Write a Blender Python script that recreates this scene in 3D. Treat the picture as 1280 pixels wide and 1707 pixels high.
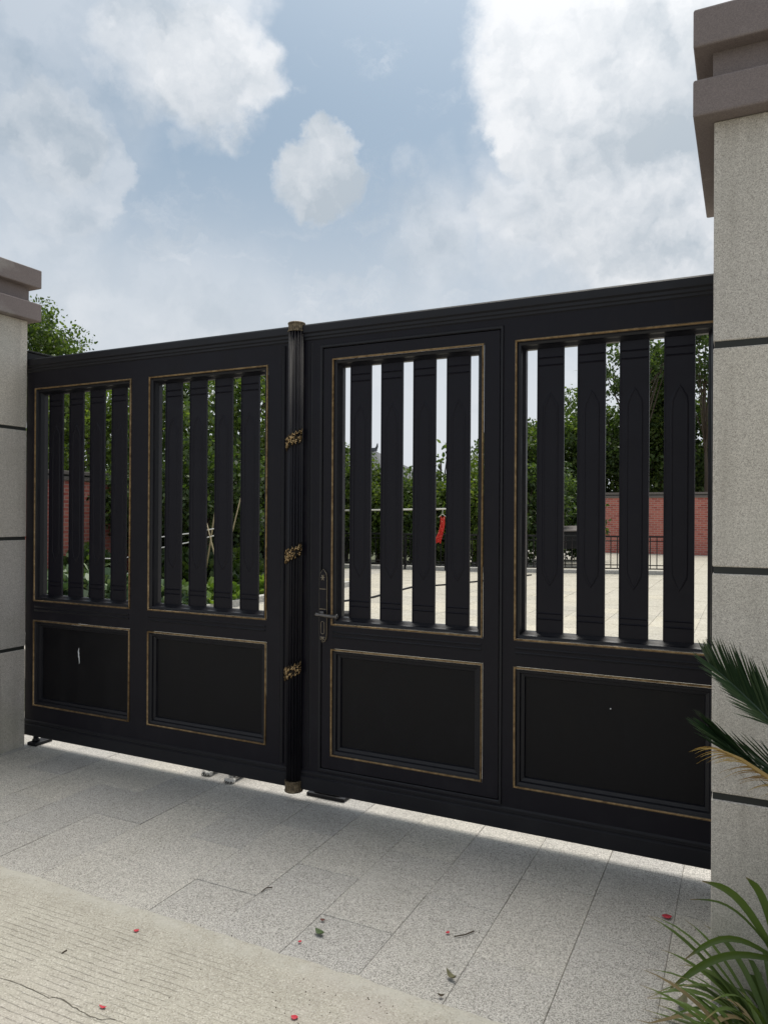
import bpy, bmesh, math, random
import numpy as np
from mathutils import Vector, Matrix
R = math.radians
scene = bpy.context.scene
for o in list(bpy.data.objects): bpy.data.objects.remove(o)
COL = scene.collection

# ------------------------------------------------------------------ camera
EYE = 1.5
F_PX, YAW, PITCH, ROLL, PW, PH = 1236.15, .454555, .0031446, .0058976, 1280, 1707
_c, _s, _cp, _sp = math.cos(YAW), math.sin(YAW), math.cos(PITCH), math.sin(PITCH)
FW = Vector((-_s*_cp, _c*_cp, _sp)); RT = Vector((_c, _s, 0)); UP = RT.cross(FW)
R2 = RT*math.cos(ROLL) + UP*math.sin(ROLL); U2 = -RT*math.sin(ROLL) + UP*math.cos(ROLL)
cam = bpy.data.cameras.new('camera'); cam_o = bpy.data.objects.new('camera', cam); COL.objects.link(cam_o)
m = Matrix((( R2.x, U2.x, -FW.x, 0), (R2.y, U2.y, -FW.y, 0), (R2.z, U2.z, -FW.z, EYE), (0, 0, 0, 1)))
cam_o.matrix_world = m
cam.sensor_fit = 'VERTICAL'; cam.sensor_height = 24; cam.lens = 24*F_PX/PH
cam.clip_start = .05; cam.clip_end = 2000
scene.camera = cam_o
scene.render.resolution_x = 767; scene.render.resolution_y = 1024

def ray(px, py): return FW + R2*((px-PW/2)/F_PX) - U2*((py-PH/2)/F_PX)
def at(px, py, Y):                     # photograph point seen at distance Y beyond the camera -> world
    d = ray(px, py); t = Y/d.y; return Vector((d.x*t, Y, d.z*t+EYE))
def on_ground(px, py, z=0.):
    d = ray(px, py); t = (z-EYE)/d.z; return Vector((d.x*t, d.y*t, z))

# ------------------------------------------------------------------ sky, sun, exposure
SUN_EL, SUN_AZ = R(66), R(-9)          # azimuth from +Y towards +X
SUN_DIR = Vector((math.sin(SUN_AZ)*math.cos(SUN_EL), math.cos(SUN_AZ)*math.cos(SUN_EL), math.sin(SUN_EL)))
world = bpy.data.worlds.new('World'); scene.world = world; world.use_nodes = True
wt = world.node_tree; wt.nodes.clear()
def wn(t, **k):
    n = wt.nodes.new(t)
    for a, b in k.items(): setattr(n, a, b)
    return n
def wl(a, b): wt.links.new(a, b)
def setin(tree, sock, v):
    if isinstance(v, bpy.types.NodeSocket): tree.links.new(v, sock)
    else: sock.default_value = v
def wmath(op, a, b=0., c=None, clamp=False):
    n = wn('ShaderNodeMath', operation=op, use_clamp=clamp)
    setin(wt, n.inputs[0], a); setin(wt, n.inputs[1], b)
    if c is not None: setin(wt, n.inputs[2], c)
    return n.outputs[0]
def wmap(v, a, b, c=0., d=1., smooth=True):
    n = wn('ShaderNodeMapRange', interpolation_type='SMOOTHSTEP' if smooth else 'LINEAR')
    setin(wt, n.inputs[0], v)
    for i, x in enumerate((a, b, c, d)): n.inputs[i+1].default_value = x
    return n.outputs[0]
def wmix(f, a, b):
    n = wn('ShaderNodeMix', data_type='RGBA'); setin(wt, n.inputs[0], f); setin(wt, n.inputs[6], a); setin(wt, n.inputs[7], b)
    return n.outputs[2]
def wnoise(vec, scale, detail, rough=.55, out=0):
    n = wn('ShaderNodeTexNoise'); n.inputs['Scale'].default_value = scale
    n.inputs['Detail'].default_value = detail; n.inputs['Roughness'].default_value = rough
    wl(vec, n.inputs['Vector']); return n.outputs[out]
sky = wn('ShaderNodeTexSky', sky_type='NISHITA'); sky.sun_disc = False
sky.sun_elevation = SUN_EL; sky.sun_rotation = SUN_AZ
sky.air_density = 1.0; sky.dust_density = 2.2; sky.ozone_density = 1.5
tc = wn('ShaderNodeTexCoord'); D = tc.outputs['Generated']
sep = wn('ShaderNodeSeparateXYZ'); wl(D, sep.inputs[0])
def wvec(op, a, b):
    n = wn('ShaderNodeVectorMath', operation=op); setin(wt, n.inputs[0], a)
    if op == 'SCALE': setin(wt, n.inputs['Scale'], b)
    else: setin(wt, n.inputs[1], b)
    return n
nz1 = wvec('SCALE', wvec('SUBTRACT', wnoise(D, 7, 3, .5, 1), (.5, .5, .5)).outputs[0], .16).outputs[0]
nz2 = wvec('SCALE', wvec('SUBTRACT', wnoise(D, 22, 7, .62, 1), (.5, .5, .5)).outputs[0], .07).outputs[0]
DD = wvec('ADD', wvec('ADD', D, nz1).outputs[0], nz2).outputs[0]
DR = wvec('ADD', wvec('ADD', D, wvec('SCALE', nz1, .22).outputs[0]).outputs[0], wvec('SCALE', nz2, 1.0).outputs[0]).outputs[0]
DRR = wvec('ADD', wvec('ADD', D, wvec('SCALE', nz1, .15).outputs[0]).outputs[0], wvec('SCALE', nz2, .9).outputs[0]).outputs[0]
def blob(px, py, r, soft=.35, k=1., vec=None):
    c = ray(px, py).normalized()
    dist = wvec('DISTANCE', vec or DD, tuple(c)).outputs['Value']
    rr = r/F_PX*.9
    return wmap(dist, rr*(1+soft), rr*(1-soft), 0., k)
def wmax(lst):
    a = lst[0]
    for b in lst[1:]: a = wmath('MAXIMUM', a, b)
    return a
puffs = wmax([blob(335, 110, 100, .3, .95, DR), blob(255, 80, 95, .45, .8), blob(390, 155, 70, .3, .95), blob(330, 20, 70, .5, .7),
              blob(95, 280, 108, .10, .55, DR), blob(85, 230, 85, .3, .8, DR), blob(40, 220, 110, .5, .55), blob(60, 70, 150, .6, .45), blob(40, 330, 120, .5, .4),
              blob(536, 296, 62, .16, 1., DRR), blob(548, 248, 42, .18, 1., DRR), blob(513, 310, 46, .25, .95, DRR), blob(565, 300, 42, .25, .95, DRR), blob(265, 255, 26, .8, .5), blob(258, 445, 30, .9, .35), blob(700, 275, 22, .9, .35),
              blob(985, 90, 185, .14, 1., DR), blob(905, 205, 88, .18, 1., DR), blob(1010, 330, 190, .35, .95), blob(850, 340, 80, .5, .8), blob(750, 385, 85, .7, .6),
              blob(1180, 120, 210, .4, .95), blob(1180, 420, 200, .5, .9), blob(130, 520, 90, .8, .4), blob(330, 540, 130, .8, .35)])
# the rest of the sky goes on with the same broken cloud
gen = wmap(wnoise(DD, 3.1, 6, .56), .36, .54, 0., 1.)
axis = wvec('DISTANCE', D, tuple(ray(640, 300).normalized())).outputs['Value']
outside = wmap(axis, .62, .95)
mpw = wn('ShaderNodeMapping'); mpw.inputs['Scale'].default_value = (1.2, 1.2, 3.2); mpw.inputs['Rotation'].default_value = (.3, .5, .2); wl(DR, mpw.inputs[0])
wisp = wmap(wnoise(mpw.outputs[0], 4.5, 7, .62), .50, .74, 0., .5)
cloud = wmath('MAXIMUM', wmath('MAXIMUM', puffs, wisp), wmath('MULTIPLY', gen, outside))
# thin veil near the horizon and a broad glow round the veiled sun
veil = wmap(sep.outputs[2], .50, .10, .0, .96)
sund = wvec('DISTANCE', D, tuple(SUN_DIR)).outputs['Value']
glow = wmap(sund, .85, .0, 0., 1.)
off = (SUN_DIR - ray(640, 300).normalized()*SUN_DIR.dot(ray(640, 300).normalized())).normalized()*.035
n_a = wnoise(DR, 9, 5, .58); n_b = wnoise(wvec('ADD', DR, tuple(off)).outputs[0], 9, 3, .5)
rim = wmath('MULTIPLY', wmath('SUBTRACT', 1., cloud), .35)
shade = wmath('ADD', wmath('MULTIPLY', wmath('SUBTRACT', n_a, n_b), 2.7), wmath('ADD', rim, wmath('MULTIPLY', glow, .8)))
shade = wmath('ADD', shade, wmap(wnoise(DR, 4.2, 3, .5), .3, .7, .18, .66), clamp=True)
C_DARK, C_LIT, C_VEIL = (2.85, 3.2, 3.55, 1), (5.3, 5.35, 5.45, 1), (4.3, 4.5, 4.75, 1)
base = wmix(.8, sky.outputs[0], (1.5, 2.12, 2.66, 1))
skyc = wmix(veil, base, C_VEIL)
cl = wmix(shade, C_DARK, C_LIT)
skyc = wmix(wmath('MULTIPLY', cloud, .88), skyc, cl)
gl = wvec('SCALE', (3.2, 3.2, 3.1), glow).outputs[0]
skyc = wvec('ADD', skyc, gl).outputs[0]
bg = wn('ShaderNodeBackground'); bg.inputs[1].default_value = .095
world.cycles.sampling_method = 'MANUAL'; world.cycles.sample_map_resolution = 256
wl(skyc, bg.inputs[0]); wo = wn('ShaderNodeOutputWorld'); wl(bg.outputs[0], wo.inputs[0])

sun = bpy.data.lights.new('sun', 'SUN'); sun.energy = 2.1; sun.angle = R(44); sun.color = (1., .95, .86)
sun_o = bpy.data.objects.new('sun', sun); COL.objects.link(sun_o)
sun_o.rotation_euler = (-SUN_DIR).to_track_quat('-Z', 'Y').to_euler()
vs = scene.view_settings; vs.view_transform = 'Standard'; vs.look = 'None'; vs.gamma = 1; vs.use_curve_mapping = False
vs.exposure = .84
scene.cycles.max_bounces = 6; scene.cycles.diffuse_bounces = 3; scene.cycles.glossy_bounces = 2; scene.cycles.transmission_bounces = 3; scene.cycles.caustics_reflective = False; scene.cycles.caustics_refractive = False

# ------------------------------------------------------------------ materials
class Mat:
    def __init__(s, name, **k):
        s.m = bpy.data.materials.new(name); s.m.use_nodes = True; s.t = s.m.node_tree
        s.b = s.t.nodes['Principled BSDF']
        for a, v in k.items(): setin(s.t, s.b.inputs[a], v)
    def n(s, t, **k):
        n = s.t.nodes.new(t)
        for a, b in k.items(): setattr(n, a, b)
        return n
    def l(s, a, b): s.t.links.new(a, b)
    def coord(s, out='Object', scale=None):
        o = s.n('ShaderNodeTexCoord').outputs[out]
        if scale:
            mp = s.n('ShaderNodeMapping'); mp.inputs['Scale'].default_value = scale; s.l(o, mp.inputs[0]); o = mp.outputs[0]
        return o
    def pos(s): return s.n('ShaderNodeNewGeometry').outputs['Position']
    def noise(s, vec, scale, detail=3, rough=.55, out=0):
        n = s.n('ShaderNodeTexNoise'); n.inputs['Scale'].default_value = scale; n.inputs['Detail'].default_value = detail
        n.inputs['Roughness'].default_value = rough; s.l(vec, n.inputs['Vector']); return n.outputs[out]
    def vor(s, vec, scale, out='Color'):
        n = s.n('ShaderNodeTexVoronoi'); n.inputs['Scale'].default_value = scale; s.l(vec, n.inputs['Vector']); return n.outputs[out]
    def math(s, op, a, b=0., clamp=False):
        n = s.n('ShaderNodeMath', operation=op, use_clamp=clamp); setin(s.t, n.inputs[0], a); setin(s.t, n.inputs[1], b); return n.outputs[0]
    def map(s, v, a, b, c=0., d=1.):
        n = s.n('ShaderNodeMapRange'); setin(s.t, n.inputs[0], v)
        for i, x in enumerate((a, b, c, d)): setin(s.t, n.inputs[i+1], x)
        return n.outputs[0]
    def ramp(s, v, stops, interp='LINEAR'):
        n = s.n('ShaderNodeValToRGB'); n.color_ramp.interpolation = interp; e = n.color_ramp.elements
        while len(e) < len(stops): e.new(.5)
        for el, (p, c) in zip(e, stops): el.position = p; el.color = (*c, 1)
        s.l(v, n.inputs[0]); return n.outputs[0]
    def mix(s, f, a, b, mode='MIX'):
        n = s.n('ShaderNodeMix', data_type='RGBA', blend_type=mode)
        f4 = lambda v: (*v, 1) if isinstance(v, tuple) and len(v) == 3 else v
        setin(s.t, n.inputs[0], f); setin(s.t, n.inputs[6], f4(a)); setin(s.t, n.inputs[7], f4(b)); return n.outputs[2]
    def bump(s, h, strength=.3, dist=.01):
        n = s.n('ShaderNodeBump'); n.inputs['Strength'].default_value = strength; n.inputs['Distance'].default_value = dist
        s.l(h, n.inputs['Height']); s.l(n.outputs[0], s.b.inputs['Normal'])
    def col(s, c): setin(s.t, s.b.inputs['Base Color'], c)
    def rough(s, c): setin(s.t, s.b.inputs['Roughness'], c)
def plain(name, c, rough=.6, metal=0., var=.15, scale=12.):
    M = Mat(name, Roughness=rough, Metallic=metal); v = M.noise(M.pos(), scale, 4)
    M.col(M.mix(v, tuple(x*(1-var) for x in c), tuple(min(1, x*(1+var)) for x in c))); return M.m

def granite(name, tones, g1, g2, island=False, dirt=.0, bump=.25):
    M = Mat(name, Roughness=.72); P = M.pos()
    v1 = M.vor(P, g1); sx = M.n('ShaderNodeSeparateColor'); M.l(v1, sx.inputs[0])
    c = M.ramp(sx.outputs[0], [(0, tones[0]), (.16, tones[1]), (.5, tones[2]), (.8, tones[3]), (1, tones[4])])
    v2 = M.vor(P, g2); sy = M.n('ShaderNodeSeparateColor'); M.l(v2, sy.inputs[0])
    c = M.mix(M.map(sy.outputs[1], .80, .86), c, tones[0]); c = M.mix(M.map(sy.outputs[2], .86, .9), c, tones[4])
    big = M.noise(P, 1.7, 5, .6)
    c = M.mix(M.map(big, .3, .7, 0, .55), c, M.mix(1., c, (.80, .80, .76), 'MULTIPLY'))
    blot = M.noise(P, .75, 6, .62); c = M.mix(M.map(blot, .5, .68, 0, .28), c, M.mix(1., c, (.70, .69, .66), 'MULTIPLY'))
    pale = M.noise(P, 3.1, 5, .6); c = M.mix(M.map(pale, .56, .72, 0, .35), c, (.50, .485, .44))
    if island:
        r = M.n('ShaderNodeObjectInfo').outputs['Random']
        c = M.mix(1., c, M.ramp(r, [(0, (.86, .86, .87)), (.5, (.97, .96, .95)), (1, (1.06, 1.04, 1.0))]), 'MULTIPLY')
    if dirt:
        st = M.noise(P, 5.5, 7, .7); c = M.mix(M.map(st, .56, .72, 0, dirt), c, (.16, .15, .10))
    M.col(c); M.bump(sx.outputs[1], bump, .002)
    M.rough(M.map(sy.outputs[0], 0, 1, .55, .85))
    return M
GR = granite('granite_paving', [(.19, .182, .17), (.365, .35, .325), (.455, .437, .406), (.54, .52, .487), (.67, .647, .61)], 260, 420, True, .12)
PAVE = GR.m
PILLAR_M = granite('granite_pillar', [(.36, .325, .30), (.51, .475, .445), (.58, .545, .51), (.645, .605, .57), (.74, .70, .66)], 340, 520, True, .05, .3)
# patchy greenish tint, stronger towards the foot of the pillars
_P = PILLAR_M.pos(); _z = PILLAR_M.n('ShaderNodeSeparateXYZ'); PILLAR_M.l(_P, _z.inputs[0])
_f = PILLAR_M.math('MULTIPLY', PILLAR_M.map(_z.outputs[2], .55, .0, 0, .4), PILLAR_M.map(PILLAR_M.noise(_P, 4, 5, .65), .4, .62))
_old = PILLAR_M.b.inputs['Base Color'].links[0].from_socket
_old = PILLAR_M.mix(_f, _old, (.27, .28, .17))
_mp = PILLAR_M.n('ShaderNodeMapping'); _mp.inputs['Scale'].default_value = (16, 16, .7); PILLAR_M.l(_P, _mp.inputs[0])
_st = PILLAR_M.math('MULTIPLY', PILLAR_M.map(PILLAR_M.noise(_mp.outputs[0], 1., 5, .6), .5, .72), PILLAR_M.map(PILLAR_M.noise(_P, 1.6, 3), .4, .65, .1, .6))
PILLAR_M.col(PILLAR_M.mix(_st, _old, (.30, .27, .235)))
CAPST = granite('cap_stone', [(.18, .145, .145), (.205, .168, .166), (.217, .177, .175), (.226, .185, .182), (.25, .205, .20)], 300, 500, False, .1, .05).m
YARD_M = granite('yard_granite', [(.32, .29, .235), (.42, .39, .32), (.47, .44, .365), (.50, .47, .395), (.57, .54, .46)], 40, 120, True, .1).m
KERB_M = granite('kerb_granite', [(.2, .2, .19), (.40, .39, .36), (.48, .46, .43), (.55, .53, .5), (.7, .68, .64)], 120, 220, False, .2).m
JOINT_M = plain('joint_sand', (.36, .34, .30), .95, 0, .5, 9)
DARKJ_M = plain('dark_joint', (.020, .022, .020), .7)
SOIL_M = plain('soil', (.045, .035, .025), .95, 0, .4, 20)
GROUND_M = plain('ground_earth', (.09, .10, .05), .95, 0, .4, .3)

# black painted gate metal with faint dust
def gate_paint(name, c=(.0060, .0052, .0096), dust=.03):
    M = Mat(name, Roughness=.42); P = M.pos()
    st = M.noise(M.coord('Object', (14, 14, 1.2)), 2.2, 6, .65)
    d = M.noise(P, 6, 7, .68)
    f = M.math('MULTIPLY', M.map(d, .48, .75, 0, 1), M.map(st, .3, .7, .25, 1))
    M.col(M.mix(M.math('MULTIPLY', f, dust*2.2), c, (.17, .16, .15)))
    M.rough(M.math('ADD', M.map(d, .3, .7, .34, .52), M.math('MULTIPLY', f, .15)))
    M.b.inputs['Specular IOR Level'].default_value = .21
    return M.m
BLACK = gate_paint('black_gate_paint'); BLACK2 = gate_paint('black_slat_paint', (.0062, .0056, .0105), .012)
GLOSS = gate_paint('black_trim_paint', (.006, .006, .0095), .02); GLOSS.node_tree.nodes['Principled BSDF'].inputs['Specular IOR Level'].default_value = .34
COLP = gate_paint('black_column_paint', (.0075, .007, .011), .03); COLP.node_tree.nodes['Principled BSDF'].inputs['Specular IOR Level'].default_value = .3
PANEL_P = gate_paint('black_panel_paint', (.0022, .002, .0036), .022)
STEEL = gate_paint('black_steel', (.010, .010, .012), .1)
G = Mat('gold_bead', Metallic=.75, Roughness=.42); _n = G.noise(G.pos(), 35, 5, .7)
G.col(G.ramp(_n, [(.3, (.10, .06, .028)), (.55, (.25, .165, .08)), (.75, (.36, .26, .14))])); GOLD = G.m
B = Mat('aged_bronze', Metallic=.7, Roughness=.5); _n = B.noise(B.pos(), 60, 6, .75); _p = B.n('ShaderNodeNewGeometry').outputs['Pointiness']
B.col(B.ramp(_n, [(.35, (.05, .04, .03)), (.55, (.21, .16, .10)), (.75, (.34, .28, .19))])); BRONZE = B.m
L = Mat('black_gold_leafwork', Metallic=.8, Roughness=.38)
_a = L.n('ShaderNodeAttribute', attribute_name='relief').outputs['Fac']
L.col(L.ramp(_a, [(.22, (.008, .007, .006)), (.48, (.08, .05, .024)), (.76, (.42, .28, .13)), (1, (.75, .58, .36))])); LEAFWORK = L.m
HBRONZE = plain('dark_handle_bronze', (.26, .22, .165), .35, .8, .5, 90); HLEVER = plain('dark_lever_metal', (.13, .12, .115), .28, .8, .3, 90)

C = Mat('concrete_road', Roughness=.88); P = C.pos(); sx = C.n('ShaderNodeSeparateXYZ'); C.l(P, sx.inputs[0])
fine = C.noise(P, 190, 4, .7); mid = C.noise(P, 9, 6, .65); big = C.noise(P, 1.3, 4, .6)
c = C.mix(C.map(mid, .3, .7), (.44, .415, .355), (.53, .505, .435))
c = C.mix(C.map(fine, .32, .68, 0, .9), c, C.mix(1., c, (.60, .58, .54), 'MULTIPLY'))
gsep = C.n('ShaderNodeSeparateColor'); C.l(C.vor(P, 240), gsep.inputs[0])
c = C.mix(C.map(gsep.outputs[0], .84, .92, 0, .55), c, (.62, .59, .52)); c = C.mix(C.map(gsep.outputs[1], .88, .94, 0, .6), c, (.20, .18, .15))
c = C.mix(C.map(big, .52, .66, 0, .3), c, (.46, .41, .38))
# drag grooves parallel to the kerb line, worn away in places
wob = C.math('ADD', C.math('MULTIPLY', C.math('SUBTRACT', C.noise(P, 2.2, 3), .5), .03), C.math('MULTIPLY', C.math('SUBTRACT', C.noise(P, 28, 4), .5), .009))
yy = C.math('ADD', C.math('ADD', sx.outputs[1], wob), C.math('MULTIPLY', sx.outputs[0], -.022))
ph = C.math('FRACT', C.math('MULTIPLY', yy, 40.))
gro = C.map(C.math('ABSOLUTE', C.math('SUBTRACT', ph, .5)), .0, C.map(C.noise(P, 22, 4, .6), .3, .7, .04, .15), 1., 0.)
worn = C.map(C.noise(P, 5, 6, .7), .38, .50, 0, 1)
lim = C.map(sx.outputs[0], -1.05, -1.8, .12, 1.)
lim2 = C.map(sx.outputs[1], 2.04, 1.96, 0., 1.)
brk = C.map(C.noise(C.coord('Object', (5, 60, 1)), 3, 4), .40, .5, 0, 1)
gro = C.math('MULTIPLY', C.math('MULTIPLY', C.math('MULTIPLY', gro, worn), C.math('MULTIPLY', lim, lim2)), brk)
slur = C.math('MULTIPLY', C.map(sx.outputs[1], 2.03, 2.09), C.map(C.noise(P, 14, 5, .65), .35, .6))
c = C.mix(C.math('MULTIPLY', slur, .6), c, (.50, .485, .43))
c = C.mix(C.math('MULTIPLY', gro, .62), c, (.15, .135, .11))
pit = C.map(C.vor(P, 34, 'Distance'), .0, .10, 1, 0); pit = C.math('MULTIPLY', pit, C.map(C.noise(P, 6, 3), .55, .62))
c = C.mix(C.math('MULTIPLY', pit, .8), c, (.10, .09, .08))
C.col(c)
C.bump(C.math('SUBTRACT', C.math('ADD', C.math('MULTIPLY', fine, .35), C.math('MULTIPLY', mid, .5)), gro), .55, .006)
ROAD_M = C.m

K = Mat('red_brick', Roughness=.85); P = K.pos(); sx = K.n('ShaderNodeSeparateXYZ'); K.l(P, sx.inputs[0])
cb = K.n('ShaderNodeCombineXYZ'); K.l(K.math('ADD', sx.outputs[0], sx.outputs[1]), cb.inputs[0]); K.l(sx.outputs[2], cb.inputs[1])
br = K.n('ShaderNodeTexBrick'); K.l(cb.outputs[0], br.inputs['Vector']); br.inputs['Scale'].default_value = 1
br.inputs['Brick Width'].default_value = .24; br.inputs['Row Height'].default_value = .085; br.inputs['Mortar Size'].default_value = .011
br.inputs['Color1'].default_value = (.32, .065, .05, 1); br.inputs['Color2'].default_value = (.50, .15, .11, 1); br.inputs['Mortar'].default_value = (.40, .29, .25, 1)
v = K.noise(P, 14, 5, .7)
K.col(K.mix(K.map(v, .4, .7, 0, .35), br.outputs[0], (.55, .22, .18))); K.bump(br.outputs['Fac'], -.6, .01); BRICK_M = K.m
COPE_M = plain('coping_stone', (.15, .13, .12), .8)
TILE_M = plain('grey_roof_tile', (.10, .105, .115), .8, 0, .3, 3)
PLASTER_M = plain('white_plaster', (.62, .61, .58), .85, 0, .08, 2)
def leafmat(name, c1, c2, c3, trans=.35, rough=.5):
    M = Mat(name, Roughness=rough); rnd = M.n('ShaderNodeNewGeometry').outputs['Random Per Island']
    col = M.ramp(rnd, [(0, c1), (.6, c2), (1, c3)]); big = M.noise(M.pos(), .9, 3)
    col = M.mix(M.map(big, .35, .65, 0, .5), col, M.mix(1., col, (.62, .68, .6), 'MULTIPLY'))
    M.col(col); tr = M.n('ShaderNodeBsdfTranslucent'); M.l(M.mix(1., col, (1.25, 1.3, .6), 'MULTIPLY'), tr.inputs[0])
    mx = M.n('ShaderNodeMixShader'); mx.inputs[0].default_value = trans; M.l(M.b.outputs[0], mx.inputs[1]); M.l(tr.outputs[0], mx.inputs[2])
    M.l(mx.outputs[0], M.t.nodes['Material Output'].inputs[0]); return M.m
LEAF_D = leafmat('leaf_dark', (.025, .048, .014), (.058, .10, .026), (.12, .17, .05), .45)
LEAF_M = leafmat('leaf_mid', (.038, .07, .018), (.09, .145, .032), (.17, .22, .06), .5)
LEAF_L = leafmat('leaf_light', (.06, .10, .018), (.12, .18, .03), (.20, .25, .055), .45)
LEAF_V = leafmat('leaf_vegetable', (.06, .11, .05), (.16, .23, .12), (.36, .42, .30), .2)
LEAF_Y = leafmat('leaf_lettuce', (.09, .16, .02), (.17, .27, .04), (.27, .36, .08), .3)
PALM_G = leafmat('palm_green', (.012, .030, .011), (.025, .052, .020), (.06, .09, .038), .12, .4)
PALM_DRY = leafmat('palm_dry', (.30, .17, .05), (.42, .27, .09), (.55, .40, .18), .15, .6)
STRAP_G = leafmat('strap_green', (.055, .095, .02), (.10, .155, .034), (.19, .23, .065), .25, .42)
def brown_tips(m):
    t = m.node_tree; b = t.nodes['Principled BSDF']; src = b.inputs['Base Color'].links[0].from_socket
    a = t.nodes.new('ShaderNodeAttribute'); a.attribute_name = 'along'; r = t.nodes.new('ShaderNodeMapRange'); r.inputs[1].default_value = .86; r.inputs[2].default_value = .97
    x = t.nodes.new('ShaderNodeMix'); x.data_type = 'RGBA'; t.links.new(a.outputs['Fac'], r.inputs[0]); t.links.new(r.outputs[0], x.inputs[0]); t.links.new(src, x.inputs[6]); x.inputs[7].default_value = (.30, .21, .11, 1)
    t.links.new(x.outputs[2], b.inputs['Base Color'])
brown_tips(STRAP_G)
STRAP_DRY = leafmat('strap_dry', (.10, .07, .03), (.20, .15, .07), (.33, .25, .13), .1, .7)
BARK = plain('bark', (.07, .055, .04), .9, 0, .4, 25)
BAMBOO = plain('bamboo_pole', (.27, .22, .12), .6, 0, .35, 9)
WHITE_T = plain('white_tie', (.78, .77, .74), .6)
POLE_M = plain('pale_pole', (.66, .65, .60), .45)
PETAL = plain('red_petal', (.50, .035, .055), .6, 0, .25, 160)
PETAL_B = plain('brown_petal', (.13, .045, .035), .8)
LEAFLIT = plain('fallen_green_leaf', (.06, .10, .03), .6, 0, .4, 150)
OLIVE = plain('fallen_olive_leaf', (.15, .14, .075), .8, 0, .3, 120)
CRACK_M = plain('crack_dirt', (.13, .115, .09), .95, 0, .6, 60)
TWIG = plain('twig_brown', (.06, .045, .03), .9)
SCR = plain('bare_scratch', (.72, .73, .75), .5)
Q = Mat('red_print_cloth', Roughness=.8); _v = Q.vor(Q.pos(), 22, 'Distance')
Q.col(Q.ramp(_v, [(.0, (.85, .62, .50)), (.18, (.75, .30, .20)), (.32, (.62, .03, .02)), (1, (.50, .02, .015))])); CLOTH_M = Q.m
DG = Mat('dog_coat', Roughness=.85); _n = DG.noise(DG.coord('Object'), 9, 3, .5)
_z = DG.n('ShaderNodeSeparateXYZ'); DG.l(DG.pos(), _z.inputs[0]); _n = DG.math('ADD', DG.math('MULTIPLY', DG.noise(DG.pos(), 26, 3, .5), .6), DG.map(_z.outputs[2], .0, .14, .12, .40))
DG.col(DG.ramp(_n, [(.47, (.66, .64, .60)), (.54, (.03, .028, .026))], 'LINEAR')); DG.bump(DG.noise(DG.pos(), 160, 4), .6, .004); DOG_M = DG.m
NOSE_M = plain('dog_nose_black', (.008, .008, .008), .35)
EYE_M = plain('dog_eye', (.02, .012, .008), .15)

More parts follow.
